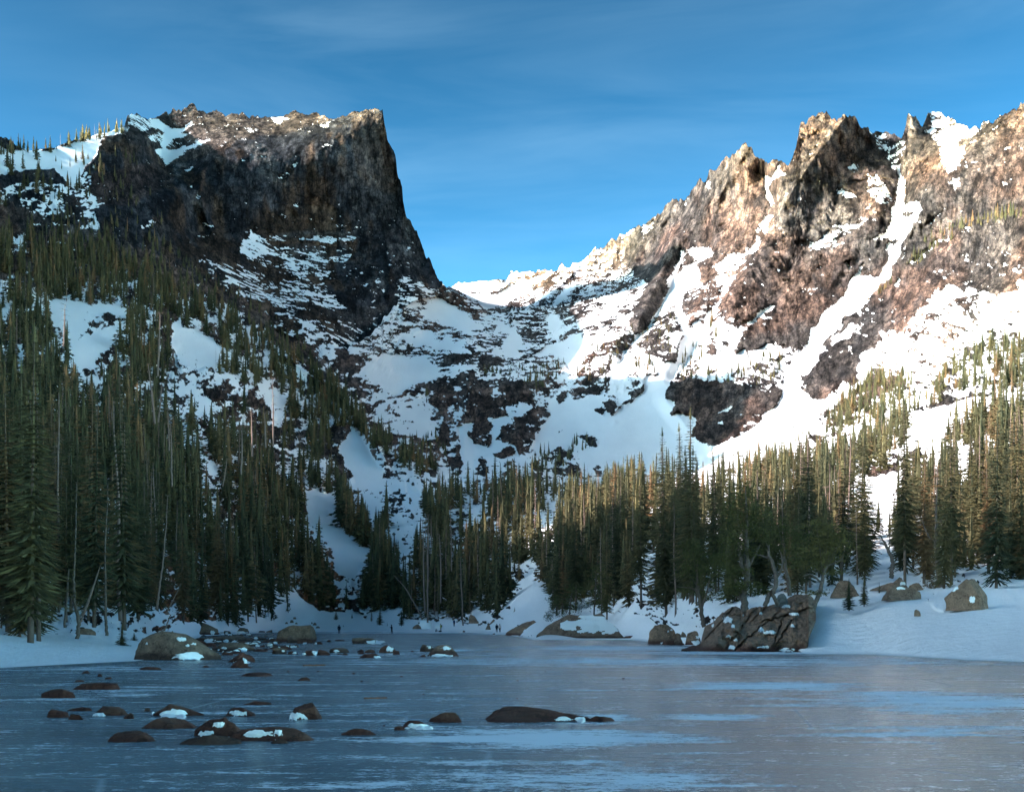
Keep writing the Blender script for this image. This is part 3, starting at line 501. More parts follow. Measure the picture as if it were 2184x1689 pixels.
pts = [(818, 235, 1960), (838, 300, 1950), (870, 440, 1940), (905, 530, 1900), (940, 600, 1800), (830, 450, 1900), (800, 350, 1900), (700, 400, 1780), (600, 450, 1700), (600, 320, 1780), (700, 280, 1860), (760, 245, 1930), (500, 450, 1600), (500, 330, 1700),
 (473, 300, 1800), (440, 360, 1650), (430, 480, 1520), (560, 600, 1450), (700, 620, 1550), (800, 600, 1640), (850, 640, 1640), (880, 620, 1660), (700, 735, 1250), (640, 720, 1200), (300, 500, 1130), (430, 590, 1180), (360, 400, 1450), (360, 350, 1750), (300, 300, 1500), (250, 400, 1250),
 (109, 400, 1080), (109, 330, 1200), (200, 300, 1300), (270, 280, 1450), (-100, 300, 1050), (-600, 100, 1000), (-1400, -200, 900), (-1400, 300, 800), (-500, 400, 880),
 (290, 245, 1750), (330, 252, 1950), (410, 228, 2150), (460, 242, 2150), (560, 250, 2150), (620, 248, 2150), (690, 245, 2120), (400, 300, 1900), (536, 285, 1880), (640, 268, 1980), (600, 275, 1980), (700, 262, 1960), (940, 700, 1640), (800, 760, 1450), (300, 640, 980), (100, 560, 900)]
TH = TPS(pts, 2e-4)
HR = [(zt(1, [(1380, 500), (1280, 620), (1270, 780), (1300, 950), (1400, 1200)]), 22, .02), (zt(1, [(1300, 400), (1100, 480), (1020, 600), (1150, 800)]), 26, .02), (zt(1, [(780, 200), (900, 460), (1000, 620), (1100, 900)]), 34, .022),
      (zt(1, [(960, 250), (940, 480), (1060, 700), (1200, 900), (1330, 1100)]), 16, -.012), (zt(2, [(1110, 80), (1180, 400), (1270, 700), (1330, 950), (1450, 1200), (1520, 1400)]), 20, .012),
      (zt(2, [(1150, 1200), (1190, 1450), (1170, 1650)]), 12, .008), (zt(2, [(220, 1190), (900, 1190), (1100, 1220)]), 12, .008)]
def DH(x, y):
    d = TH(x, y)
    for q, wd, am in HR: d = d * (1 - am * np.clip(1 - segdist(x, y, q) / wd, 0, 1) ** 1.2)
    return d
def cliff_col(P, x, y, nz):
    P = P * np.array([1, .14, 1])
    a = fbm(P / 90., 4, 131); b = fbm(P / np.array([9., 9., 60.]), 4, 141); c = fbm(P / 22., 4, 151)
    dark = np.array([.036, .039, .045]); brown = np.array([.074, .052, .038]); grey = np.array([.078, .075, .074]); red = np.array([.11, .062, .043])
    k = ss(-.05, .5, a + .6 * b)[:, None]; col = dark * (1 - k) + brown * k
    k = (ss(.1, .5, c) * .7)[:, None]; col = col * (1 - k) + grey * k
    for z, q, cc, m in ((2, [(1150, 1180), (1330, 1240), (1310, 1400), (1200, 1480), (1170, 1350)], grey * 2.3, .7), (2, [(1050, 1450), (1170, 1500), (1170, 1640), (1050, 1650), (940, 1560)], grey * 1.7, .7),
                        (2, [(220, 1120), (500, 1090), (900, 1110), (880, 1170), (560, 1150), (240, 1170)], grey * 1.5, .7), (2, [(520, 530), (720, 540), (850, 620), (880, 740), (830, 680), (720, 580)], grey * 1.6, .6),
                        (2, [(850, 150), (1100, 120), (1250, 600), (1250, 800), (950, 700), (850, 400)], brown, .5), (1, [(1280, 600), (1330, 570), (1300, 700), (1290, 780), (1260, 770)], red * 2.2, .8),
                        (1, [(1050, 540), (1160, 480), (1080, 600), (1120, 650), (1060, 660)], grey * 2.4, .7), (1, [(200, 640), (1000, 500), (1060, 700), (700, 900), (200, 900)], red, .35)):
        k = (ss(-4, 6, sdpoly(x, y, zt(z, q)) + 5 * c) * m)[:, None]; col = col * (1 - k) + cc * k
    plat_sd = sdpoly(x, y, [(330, 200), (700, 200), (830, 225), (800, 236), (700, 258), (647, 274), (600, 290), (536, 292), (473, 310), (430, 335), (350, 352), (320, 300)])
    k = ss(-4, 4, plat_sd + 4 * c)[:, None]; col = col * (1 - k) + (np.array([.095, .079, .069]) * (1 + .35 * c[:, None])) * k  # plateau rock gets its own lighter brown tone
    return col
xh = np.concatenate([np.arange(-60, 945, 2.1)]).astype(float)
TH_TOP = [(-1400, -350), (-900, -200), (-400, 60), (-100, 240), (60, 322), (109, 316), (160, 300), (200, 290), (262, 272), (275, 250), (290, 242), (300, 250), (320, 256), (345, 248), (370, 238), (395, 230), (412, 226), (428, 236), (450, 243), (462, 238), (480, 246), (500, 246), (517, 243), (525, 248), (600, 247), (622, 242), (655, 242), (682, 243), (694, 252), (702, 256), (740, 244), (775, 235), (805, 232), (817, 234), (819, 262), (826, 290), (836, 318), (844, 330), (847, 368), (856, 400), (858, 430), (868, 460), (884, 490), (900, 524), (912, 550), (930, 580), (944, 602)]
hx = np.array([q[0] for q in TH_TOP], float); hy = np.array([q[1] for q in TH_TOP], float)
HB = np.interp(xh, tx, ty) + 26
HB = np.maximum(HB, np.interp(xh, hx, hy) + 12)
t0 = time.time()
NH = 330
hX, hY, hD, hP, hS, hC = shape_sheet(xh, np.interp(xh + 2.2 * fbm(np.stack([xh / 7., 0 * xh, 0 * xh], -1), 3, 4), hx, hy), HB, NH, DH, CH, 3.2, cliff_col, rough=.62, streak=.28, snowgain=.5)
V, S_, C_, nr2 = back_rows(hP, hS, hC, NH, len(xh), ((40, -12), (120, -160), (300, -520)))
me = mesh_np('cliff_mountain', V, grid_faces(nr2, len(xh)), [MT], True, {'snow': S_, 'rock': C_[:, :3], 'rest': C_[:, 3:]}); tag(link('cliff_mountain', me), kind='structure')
print('cliff', time.time() - t0)
def lookup(Xg, Yg, Dg, xcols):
    def f(x, y):
        i = np.clip(np.searchsorted(xcols, x) - 1, 0, len(xcols) - 2); col = Yg[:, i]
        j = np.searchsorted(col, y) if np.ndim(y) == 0 else 0
        j = int(np.clip(j, 1, len(col) - 1)); a = (y - col[j-1]) / max(col[j] - col[j-1], 1e-6); a = min(max(a, 0), 1)
        return float(Dg[j-1, i] * (1 - a) + Dg[j, i] * a)
    return f
gB = lookup(bX, bY, bD, xs); gH = lookup(hX, hY, hD, xh)
def ground_d(x, y):
    if x < 945 and y < np.interp(x, tx, ty): return gH(x, y)
    return gB(x, y)

# ---------------------------------------------------------------- the valley side goes on beyond the frame and casts the morning shade
ez = CAMH + (HY - bY[:, 0]) / F * bD[:, 0]; ey = bD[:, 0]; o = np.argsort(ey); ey = ey[o]; ez = ez[o]
ey = np.concatenate([ey, [1300, 3000]]); ez = np.concatenate([ez, [ez[-1] + 60, ez[-1] + 150]])
gy = np.concatenate([np.arange(-300, 60, 20), np.arange(60, 1500, 16)]).astype(float); gu = np.linspace(0, 1, 60)
Yg, Ug = np.meshgrid(gy, gu, indexing='ij')
xe = np.where(Yg > 62, -.3836 * Yg, -24 - .02 * (62 - Yg)); ze = np.where(Yg > 62, np.interp(Yg, ey, ez), 0)
Xc = np.interp(Yg, [-300, 150, 400, 600, 900, 1300], [90, 125, 210, 310, 420, 600]); Zc = np.interp(Yg, [-300, 150, 400, 600, 900, 1300], HILLZ)
Xg = xe - Ug * 900
k = np.clip((xe - Xg) / (Xc + xe), 0, 1); Zg = ze + (Zc - ze) * k - ss(0, 500, -Xc - Xg) * 60
Pn = np.stack([Xg, Yg, Zg], -1); Zg = Zg + 5 * fbm(Pn / 40., 4, 3) * k * 1.5
Pn[..., 2] = Zg; Pn = Pn.reshape(-1, 3); na = fbm(Pn / 25., 4, 8)
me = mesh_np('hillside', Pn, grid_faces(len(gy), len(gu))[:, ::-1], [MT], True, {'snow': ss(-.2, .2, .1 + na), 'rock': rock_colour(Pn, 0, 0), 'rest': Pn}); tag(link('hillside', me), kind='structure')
# ---------------------------------------------------------------- the frozen lake
def ice_mat():
    m, t, b = newmat('lake_ice'); co = N(t, 'ShaderNodeTexCoord').outputs['Object']
    big = noise(t, mapping(t, co, (.07, .11, 1)), 1., 6, .62, .5); mid = noise(t, mapping(t, co, (.45, 1.0, 1)), .9, 8, .7, .3); fine = noise(t, mapping(t, co, (1.1, 1.6, 1)), 4., 6, .75); str_ = noise(t, mapping(t, co, (.10, .9, 1)), 1.3, 8, .7)
    base = mixc(t, rng_(t, big, .36, .64), (.05, .085, .10), (.15, .215, .245))
    base = mixc(t, rng_(t, str_, .45, .68, 0, .75), base, (.25, .32, .35))
    base = mixc(t, rng_(t, mid, .50, .72, 0, .6), base, (.34, .41, .44))
    base = mixc(t, rng_(t, fine, .54, .68, 0, .65), base, (.60, .66, .70))
    micro = noise(t, mapping(t, co, (1, 1.3, 1)), 16., 4, .8)
    base = mixc(t, 1., base, mixc(t, rng_(t, micro, .35, .65), (.62, .64, .66), (1.4, 1.38, 1.36)), 'MULTIPLY')
    fl = noise(t, mapping(t, co, (1, 1, 1), (0, 0, .4)), 6.5, 2, .5); base = mixc(t, rng_(t, fl, .715, .74, 0, .8), base, (.66, .71, .75))
    vo = N(t, 'ShaderNodeTexVoronoi', {'Scale': 1., 'Vector': mapping(t, co, (.16, .16, 1))}, feature='DISTANCE_TO_EDGE')
    base = mixc(t, rng_(t, vo.outputs['Distance'], .0, .009, .6, 0), base, (.5, .56, .6))
    cur = None
    for (px, py, wx, wy, stg) in PATCHES:
        y0 = CAMH * F / (py - wy - HY) if py - wy > HY + 3 else 1500; y1 = CAMH * F / (py + wy - HY); yc, hy_ = (y0 + y1) / 2, (y0 - y1) / 2
        xc = (px - CX) / F * yc; hx_ = wx / F * yc
        mp = N(t, 'ShaderNodeMapping', {'Location': (-xc / hx_, -yc / hy_, 0), 'Scale': (1 / hx_, 1 / hy_, 0)}); t.links.new(co, mp.inputs[0])
        ln = N(t, 'ShaderNodeVectorMath', operation='LENGTH'); t.links.new(mp.outputs[0], ln.inputs[0])
        v = rng_(t, ln.outputs['Value'], .1, 1.7, stg, 0)
        cur = v if cur is None else N(t, 'ShaderNodeMath', {0: cur, 1: v}, operation='MAXIMUM').outputs[0]
    nn = N(t, 'ShaderNodeMath', {0: rng_(t, mid, .3, .7, -.55, .55), 1: rng_(t, fine, .3, .7, -.45, .45)}, operation='ADD').outputs[0]
    nn = N(t, 'ShaderNodeMath', {0: rng_(t, micro, .3, .7, -.3, .3), 1: nn}, operation='ADD').outputs[0]
    nn = N(t, 'ShaderNodeMath', {0: rng_(t, str_, .3, .7, -.35, .35), 1: nn}, operation='ADD').outputs[0]
    f = N(t, 'ShaderNodeMath', {0: cur, 1: nn}, operation='ADD').outputs[0]; f = rng_(t, f, .34, .62)
    col = mixc(t, f, base, (.76, .80, .84)); t.links.new(col, b.inputs['Base Color'])
    t.links.new(rng_(t, f, 0, 1, .2, .8), b.inputs['Roughness']); b.inputs['IOR'].default_value = 1.31
    rip = noise(t, mapping(t, co, (1.0, 2.6, 1)), 1.9, 6, .65)
    bu = N(t, 'ShaderNodeBump', {'Height': rip, 'Distance': .07, 'Strength': .8}); t.links.new(bu.outputs[0], b.inputs['Normal'])
    return m
PATCHES = ((1150, 1574, 260, 14, 1.5), (1520, 1530, 120, 6, 1.), (1300, 1530, 60, 8, 1.05), (1660, 1463, 190, 9, .95), (1450, 1411, 560, 8, .7), (2020, 1500, 220, 28, .9), (1760, 1495, 160, 11, .5), (1980, 1560, 260, 20, .5), (1330, 1382, 190, 5, 1.), (1620, 1392, 330, 3, .8), (260, 1478, 95, 14, .5), (200, 1426, 190, 5, .5), (900, 1572, 120, 7, .6), (1100, 1352, 90, 1.5, .9), (920, 1349, 260, 1.2, .8), (960, 1386, 70, 2.5, .8), (1150, 1660, 420, 30, .6), (500, 1650, 300, 14, .3), (1250, 1470, 120, 3, .3), (900, 1396, 300, 4, .35), (1500, 1375, 60, 2, .8))
MI = ice_mat()
me = mesh_np('frozen_lake', [(-400, 3, 0), (400, 3, 0), (400, 700, 0), (-400, 700, 0)], [(0, 1, 2, 3)], [MI], False); tag(link('frozen_lake', me), kind='structure')
# ---------------------------------------------------------------- trees
def simple(name, col, rough=.9, var=.3, sc=3., spec=.1):
    m, t, b = newmat(name); co = N(t, 'ShaderNodeTexCoord').outputs['Object']; oi = N(t, 'ShaderNodeObjectInfo').outputs['Random']
    lo = tuple(c * (1 - var) for c in col); hi = tuple(c * (1 + var) for c in col)
    c1 = mixc(t, rng_(t, noise(t, co, sc, 4, .6), .35, .65), lo, hi)
    t.links.new(c1, b.inputs['Base Color']); b.inputs['Roughness'].default_value = rough; b.inputs['Specular IOR Level'].default_value = spec
    return m
def needle_mat(name, cols, joined=False):
    m, t, b = newmat(name); co = N(t, 'ShaderNodeTexCoord').outputs['Object']
    rnd = N(t, 'ShaderNodeAttribute', attribute_name='tint').outputs['Fac'] if joined else N(t, 'ShaderNodeObjectInfo').outputs['Random']
    base = mixc(t, rnd, cols[0], cols[1]); base = mixc(t, rng_(t, rnd, .80, .97), base, cols[2])
    f = rng_(t, noise(t, co, .35 if joined else 14., 3, .6), .3, .7)
    c = mixc(t, 1., base, mixc(t, f, (.65, .68, .7), (1.45, 1.35, 1.1)), 'MULTIPLY')
    t.links.new(c, b.inputs['Base Color']); b.inputs['Roughness'].default_value = .8; b.inputs['Specular IOR Level'].default_value = .12
    return m
CN = ((.038, .042, .025), (.105, .088, .044), (.15, .09, .05))
MN = needle_mat('spruce_needles', CN); MNJ = needle_mat('distant_needles', CN, True)
MPN = needle_mat('pine_needles', ((.060, .066, .026), (.10, .092, .034), (.10, .09, .035)))
MBK = simple('spruce_bark', (.12, .085, .065), var=.35, sc=20); MDW = simple('dead_wood', (.20, .135, .11), var=.3, sc=16); MGW = simple('weathered_wood', (.115, .09, .075), var=.3, sc=9)
def tube(pts, rad, seg=6):
    pts = np.asarray(pts, float); n = len(pts); V = []; 
    for i in range(n):
        d = pts[min(i+1, n-1)] - pts[max(i-1, 0)]; d = d / (np.linalg.norm(d) + 1e-9)
        u = np.cross(d, [0.13, 1, .05]); u /= np.linalg.norm(u) + 1e-9; v = np.cross(d, u)
        for k in range(seg):
            a = 2 * math.pi * k / seg; V.append(pts[i] + rad[i] * (u * math.cos(a) + v * math.sin(a)))
    Fc = [(i * seg + k, i * seg + (k+1) % seg, (i+1) * seg + (k+1) % seg, (i+1) * seg + k) for i in range(n-1) for k in range(seg)]
    return np.array(V), Fc
def spruce(rg, whorls=34, per=7, twigs=6, R0=.115, bare=.06, gap=.1, droop=.35, shape=.85, fat=1., core=.42, rings=12):
    """unit-height spruce crown as small needle sprays on drooping boughs; returns triangle soup (n,3,3)"""
    T = []
    for i in range(whorls):
        h = bare + (1 - bare) * (i + rg.uniform(-.3, .3)) / whorls; h = min(max(h, bare), .985)
        k = (1 - (h - bare) / (1 - bare))
        L = R0 * (k ** shape * .92 + .06) * (1 if k < .85 else 1 - (k - .85) * 2.2)
        m = max(4, int(per * (.6 + .5 * k))); a0 = rg.uniform(0, 6.28)
        for j in range(m):
            if rg.random() < gap: continue
            a = a0 + 6.283 * j / m + rg.uniform(-.35, .35); l = L * rg.uniform(.5, 1.3); dr = droop * rg.uniform(.5, 1.4) * (.3 + k)
            ca, sa = math.cos(a), math.sin(a); tk = twigs
            for q in range(tk):
                f0 = (q + .3) / (tk + .2); r = l * f0; z = h - dr * l * f0 ** 1.3 + .12 * l * f0
                w_ = fat * l * (.34 * (1 - f0) + .14) * rg.uniform(.7, 1.2); fw = l * .26
                c = np.array([ca * r, sa * r, z])
                o = np.array([ca * fw, sa * fw, -dr * fw * .5 - .02 * l]); s = np.array([-sa, ca, 0]) * w_
                hang = np.array([0, 0, -w_ * rg.uniform(.25, .8)])
                T.append((c, c + o * .2 + s + hang, c + o)); T.append((c, c + o, c + o * .2 - s + hang))
            tip = np.array([ca * l * 1.05, sa * l * 1.05, h - dr * l * 1.0]); b0 = np.array([ca * l * .1, sa * l * .1, h])
            T.append((b0, tip, b0 + (tip - b0) * .6 + [0, 0, -(.09 if twigs > 4 else .3) * l * rg.uniform(.3, 1)]))
    if core:
        pr = None
        for i in range(rings + 1):
            h = bare + (.97 - bare) * i / rings; k = 1 - (h - bare) / (1 - bare); rr = core * R0 * (k ** shape * .92 + .03) * (1 if i else .3)
            cu = [np.array([math.cos(j * 1.2566) * rr * rg.uniform(.5, 1.35), math.sin(j * 1.2566) * rr * rg.uniform(.5, 1.35), h + rg.uniform(-.4, .4) / rings]) for j in range(5)]
            if pr:
                for j in range(5): T.append((pr[j], pr[(j+1) % 5], cu[(j+1) % 5])); T.append((pr[j], cu[(j+1) % 5], cu[j]))
            pr = cu
    for k in range(3):
        a = k * 2.1; T.append(((0, 0, 1.0), (.008 * math.cos(a), .008 * math.sin(a), .93), (.008 * math.cos(a + 2.1), .008 * math.sin(a + 2.1), .93)))
    return np.array(T, float)
def soup(name, T, mat):
    V = T.reshape(-1, 3); return mesh_np(name, V, np.arange(len(V)).reshape(-1, 3), [mat], False)
def trunk_mesh(name, mat, r=.011, top=.97, bend=0., rg=rng, seg=6, n=7):
    z = np.linspace(-.03, top, n); pts = np.stack([bend * np.sin(z * 2.5) * .5, bend * z * .3, z], 1)
    V, Fc = tube(pts, r * (1.02 - z / 1.02) + .0008, seg); return mesh_np(name, V, Fc, [mat])
SPR = []
specs = [(40, 8, 6, .120, .05, .08), (38, 7, 6, .098, .10, .14), (42, 8, 5, .085, .04, .08), (36, 8, 6, .135, .03, .12), (38, 7, 6, .105, .22, .2), (40, 7, 5, .078, .12, .16), (34, 8, 6, .125, .15, .22)]
for i, (wh, pr, tw, r0, ba, gp) in enumerate(specs):
    rg = np.random.default_rng(100 + i)
    SPR.append((soup('spruce_crown', spruce(rg, wh, pr + 1, tw + 3, r0, ba, gp, fat=.85, core=.34), MN), trunk_mesh('spruce_trunk', MBK, .0105)))
FINE = [(soup('spruce_crown', spruce(np.random.default_rng(150 + i), 62, 9, 17, (.105, .09, .12)[i], (.1, .2, .06)[i], .16, fat=.34, core=.12, rings=20), MN), trunk_mesh('spruce_trunk', MBK, .0095)) for i in range(3)]
MED = [spruce(np.random.default_rng(200 + i), 21, 6, 2, .145 + .024 * (i % 3), .03 + .05 * (i % 2), .2, fat=1.45, core=.32, rings=9) for i in range(6)]
LOW = [spruce(np.random.default_rng(300 + i), 9, 5, 1, .165 + .03 * (i % 3), .02, .15, fat=1.9, core=.46, rings=5) for i in range(5)]
def snag_mesh(rg, n=60, top=.97):
    z = np.linspace(-.02, top, 8); lean = rg.uniform(-.02, .02)
    V, Fc = tube(np.stack([lean * z + .006 * np.sin(z * 9), 0 * z, z], 1), .0085 * (1.05 - z) + .0012, 5); Vs, Fs = [V], [np.array(Fc)]; off = len(V)
    for i in range(n):
        h = rg.uniform(.18, .97); a = rg.uniform(0, 6.28); l = .085 * (1.1 - h) ** .8 * rg.uniform(.3, 1.1)
        ca, sa = math.cos(a), math.sin(a); b = np.array([lean * h, 0, h]); tip = b + [ca * l, sa * l, rg.uniform(-.5, .1) * l]; mid = (b + tip) / 2 + [0, 0, .12 * l]
        V, Fc = tube([b, mid, tip], [.0014, .0009, .0003], 3); Vs.append(V); Fs.append(np.array(Fc) + off); off += len(V)
        for k in range(2):
            f = rg.uniform(.4, .9); c = b + (tip - b) * f; a2 = a + rg.choice([-1, 1]) * rg.uniform(.5, 1.1); t2 = c + [math.cos(a2) * l * .4, math.sin(a2) * l * .4, -.2 * l]
            V, Fc = tube([c, t2], [.0006, .0002], 3); Vs.append(V); Fs.append(np.array(Fc) + off); off += len(V)
    return mesh_np('dead_branches', np.concatenate(Vs), np.concatenate(Fs), [MDW])
SNG = [snag_mesh(np.random.default_rng(400 + i), 30 + 25 * (i % 3)) for i in range(5)]
# openings where no crown stands in front of the snow or rock
OPEN = Cover(0); p = OPEN.paint
for z, q in ((6, [(20, 150), (260, 190), (500, 180), (520, 330), (470, 420), (300, 520), (200, 640), (140, 500), (20, 300)]), (6, [(800, 300), (1100, 430), (1150, 460), (1130, 560), (1000, 600), (830, 560)]),
             (6, [(1060, 220), (1130, 270), (1130, 360), (1070, 340)]), (6, [(820, 640), (1000, 640), (1250, 660), (1420, 790), (1400, 890), (1200, 860), (1100, 930), (1080, 850), (850, 840), (780, 800)]),
             (6, [(1450, 650), (1600, 850), (1590, 930), (1500, 960), (1400, 740)]), (6, [(1650, 600), (1750, 630), (1730, 730), (1660, 680)]), (6, [(1640, 960), (1720, 980), (1720, 1060), (1650, 1050)]),
             (6, [(1870, 1010), (2030, 1000), (2100, 1080), (2250, 1300), (2250, 1480), (2184, 1600), (2060, 1400), (1960, 1250), (1900, 1180)]), (6, [(540, 1290), (600, 1330), (590, 1400), (570, 1560), (560, 1400)]), (6, [(900, 1100), (940, 1130), (920, 1180)]),
             (6, [(980, 1150), (1050, 1160), (1190, 1290), (1180, 1350), (1120, 1370), (1030, 1250)]), (6, [(1220, 1360), (1280, 1370), (1260, 1560), (1230, 1540)]), (6, [(1720, 1440), (1900, 1440), (1940, 1560), (1900, 1680), (1730, 1600)]),
             (7, [(540, 30), (700, 130), (800, 250), (930, 330), (1090, 540), (1000, 570), (900, 640), (740, 600), (700, 380), (560, 300), (500, 150)]),
             (7, [(270, 730), (480, 880), (600, 980), (870, 990), (1300, 1000), (1300, 1180), (100, 1180), (280, 1000)]), (7, [(1150, 0), (1500, 0), (1480, 170), (1400, 200), (1200, 120)]), (7, [(1240, 220), (1440, 260), (1420, 400), (1380, 420), (1280, 300)]),
             (7, [(1780, 60), (2100, 0), (2000, 90), (1830, 200), (1760, 160)]), (7, [(1150, 920), (1320, 950), (1290, 1010), (1200, 1000)]),
             (8, [(480, 690), (630, 740), (610, 830), (610, 1000), (560, 1060), (380, 1060), (350, 900), (420, 790)]), (8, [(460, 60), (600, 80), (640, 0), (760, 0), (720, 140), (640, 150), (520, 160)]), (8, [(1540, 300), (1640, 290), (1630, 600), (1560, 640)]), (8, [(1400, 380), (1520, 330), (1540, 400), (1420, 410)]), (8, [(1560, 0), (1640, 0), (1640, 200), (1540, 200)]),
             (5, [(1730, 760), (1760, 710), (2000, 630), (2030, 700), (1980, 760), (1860, 790), (1740, 850)]), (5, [(1380, 1120), (1450, 1080), (1690, 1000), (1690, 1140), (1540, 1200), (1400, 1190)]), (5, [(2030, 950), (2130, 910), (2120, 1000), (2060, 1040)]), (5, [(560, 1300), (620, 1280), (620, 1400), (560, 1420)]), (5, [(70, 1480), (220, 1440), (210, 1560), (150, 1640), (100, 1660), (100, 1560)]),
             (5, [(450, 1110), (530, 1120), (540, 1180), (470, 1170)]), (5, [(480, 1320), (560, 1300), (540, 1380)]), (5, [(650, 1120), (760, 1130), (740, 1200), (670, 1180)]), (5, [(860, 1240), (930, 1240), (910, 1290)]), (0, [(1690, 1270), (1900, 1262), (2184, 1262), (2184, 1420), (1690, 1420)])): p(z, 1., q, 1)
TREES = []   # x, y, height m, d, kind, zone
def zone(name, z, poly, n, hr, dens_ref=None, p_snag=.08, p_open=.06, seedk=0):
    rg = np.random.default_rng(500 + seedk); poly = zt(z, poly); xs_ = [q[0] for q in poly]; ys_ = [q[1] for q in poly]; c = 0; tries = 0; occ = {}
    while c < n and tries < n * 60:
        tries += 1; x = rg.uniform(min(xs_), max(xs_)); y = rg.uniform(min(ys_), max(ys_))
        if not inside(np.array([x]), np.array([y]), poly)[0]: continue
        d = ground_d(x, y)
        if dens_ref and rg.random() > (d / dens_ref) ** 1.1: continue
        H = rg.uniform(*hr) * (1 if rg.random() > .35 else rg.uniform(.4, .8)); ph = H / d * F
        px = y - ph * np.array([.1, .35, .6, .85, 1.0]); o = OPEN(np.full(5, x), px)
        if o.max() > .5 and rg.random() > p_open: continue
        o2 = OPEN(np.array([x - ph * .06, x + ph * .06]), np.array([y - ph * .25] * 2))
        if o2.max() > .5 and rg.random() > p_open * 2: continue
        key = (round(x / (ph * .065 + 1)), round(y / (ph * .065 + 1)))
        if key in occ: continue
        occ[key] = 1
        TREES.append((x, y, H, d, 'snag' if rg.random() < p_snag else 'spruce', name)); c += 1
zone('left shore', 0, [(-60, 1385), (-60, 1250), (230, 1240), (420, 1290), (430, 1335), (250, 1350), (60, 1375)], 60, (13, 22), None, .1, seedk=1)
zone('left lower', 0, [(-60, 1300), (-60, 1000), (300, 950), (600, 1050), (680, 1180), (690, 1290), (600, 1325), (440, 1335), (250, 1330)], 340, (13, 23), 500, .22, seedk=2)
zone('left lower', 0, [(470, 1334), (440, 1300), (590, 1290), (605, 1318), (560, 1330)], 16, (16, 24), None, .1, seedk=21)
zone('left middle', 0, [(-60, 1000), (-60, 730), (200, 730), (500, 800), (720, 930), (760, 1050), (700, 1150), (500, 1100)], 560, (12, 20), 700, .22, seedk=3)
zone('left upper', 0, [(-60, 720), (-60, 520), (109, 500), (300, 560), (450, 640), (600, 740), (740, 870), (800, 940), (740, 960), (600, 880), (400, 790)], 900, (10, 18), 1100, .18, seedk=4)
zone('left ridge', 0, [(600, 740), (700, 800), (780, 890), (860, 960), (940, 1010), (900, 1020), (800, 960), (700, 900), (600, 800)], 200, (9, 17), None, .06, seedk=5)
zone('cliff foot', 0, [(109, 440), (260, 470), (420, 560), (560, 650), (680, 760), (600, 760), (420, 660), (109, 560)], 320, (6, 12), None, .1, seedk=6)
zone('spur', 0, [(-60, 350), (109, 340), (190, 330), (230, 360), (200, 420), (60, 450), (-60, 450)], 60, (9, 19), None, .05, seedk=7)
zone('skyline', 0, [(-60, 322), (109, 317), (160, 302), (262, 274), (265, 284), (180, 306), (109, 326), (-60, 334)], 70, (10, 17), None, .15, seedk=8)
zone('spur', 0, [(200, 350), (270, 300), (350, 480), (300, 500), (220, 440)], 36, (7, 13), None, .05, seedk=9)
zone('gully foot', 7, [(480, 700), (560, 400), (700, 700), (880, 800), (1040, 820), (1320, 880), (1320, 950), (1030, 960), (880, 980), (700, 940), (600, 960), (480, 860)], 70, (12, 24), None, .05, seedk=10)
zone('gully foot', 7, [(880, 400), (1100, 560), (1320, 640), (1320, 880), (1100, 880), (1000, 800), (900, 650)], 44, (13, 24), None, .1, seedk=11)
zone('gully edge', 7, [(700, 0), (1180, 0), (1200, 200), (1300, 500), (1100, 540), (900, 330), (760, 200)], 80, (12, 22), None, .04, seedk=12)
zone('centre', 0, [(860, 1330), (860, 1180), (950, 1090), (1140, 1070), (1150, 1200), (1110, 1230), (1095, 1310), (1010, 1332)], 210, (13, 23), 420, .22, seedk=13)
zone('centre', 0, [(870, 1080), (960, 1050), (1130, 1045), (1400, 1060), (1450, 1100), (1140, 1100), (900, 1120)], 170, (10, 17), None, .08, seedk=14)
zone('centre right', 0, [(1170, 1330), (1150, 1220), (1140, 1100), (1450, 1090), (1480, 1300), (1400, 1335), (1330, 1325), (1230, 1318)], 330, (11, 21), 400, .14, seedk=15)
zone('right', 0, [(1440, 1310), (1440, 1080), (1640, 1010), (1850, 1000), (2300, 960), (2300, 1250), (2000, 1262), (1850, 1250), (1700, 1280), (1560, 1290)], 560, (8, 16), 260, .13, seedk=16)
zone('right slope', 5, [(560, 1090), (900, 980), (1100, 980), (1300, 940), (1400, 830), (1700, 720), (1760, 830), (2000, 800), (2560, 740), (2560, 880), (1740, 900), (1340, 1080), (900, 1120)], 330, (6, 12.5), None, .08, seedk=17)
zone('right upper', 5, [(1700, 700), (1860, 540), (2050, 400), (2150, 300), (2560, 300), (2560, 560), (2040, 590), (1800, 690)], 170, (4, 8.5), None, .03, seedk=18)
zone('right slab', 4, [(1690, 1060), (1850, 860), (2000, 780), (2130, 740), (2560, 660), (2560, 700), (2130, 790), (1900, 930), (1780, 1030)], 150, (5, 11), None, .02, seedk=19)
zone('right slab', 4, [(1490, 1240), (1640, 1100), (1640, 1140), (1520, 1230)], 14, (6, 11), None, .02, seedk=20)
zone('right rocks', 5, [(1420, 540), (1500, 440), (1740, 480), (1800, 600), (1500, 760), (1180, 860), (1300, 660)], 190, (4, 10), None, .03, seedk=22)
zone('buttress', 5, [(300, 500), (330, 400), (400, 300), (520, 200), (560, 240), (440, 400), (700, 440), (860, 340), (990, 320), (980, 480), (850, 560), (560, 500)], 120, (4, 11), None, .03, seedk=23)
zone('buttress', 4, [(510, 1440), (540, 1340), (570, 1360), (560, 1470)], 8, (9, 16), None, .03, seedk=24)
zone('bowl', 3, [(1030, 720), (1180, 780), (1280, 760), (1400, 700), (1450, 760), (1300, 960), (1240, 1050), (1150, 1090), (1000, 1010), (1060, 860)], 120, (3.5, 8), None, .02, seedk=25)
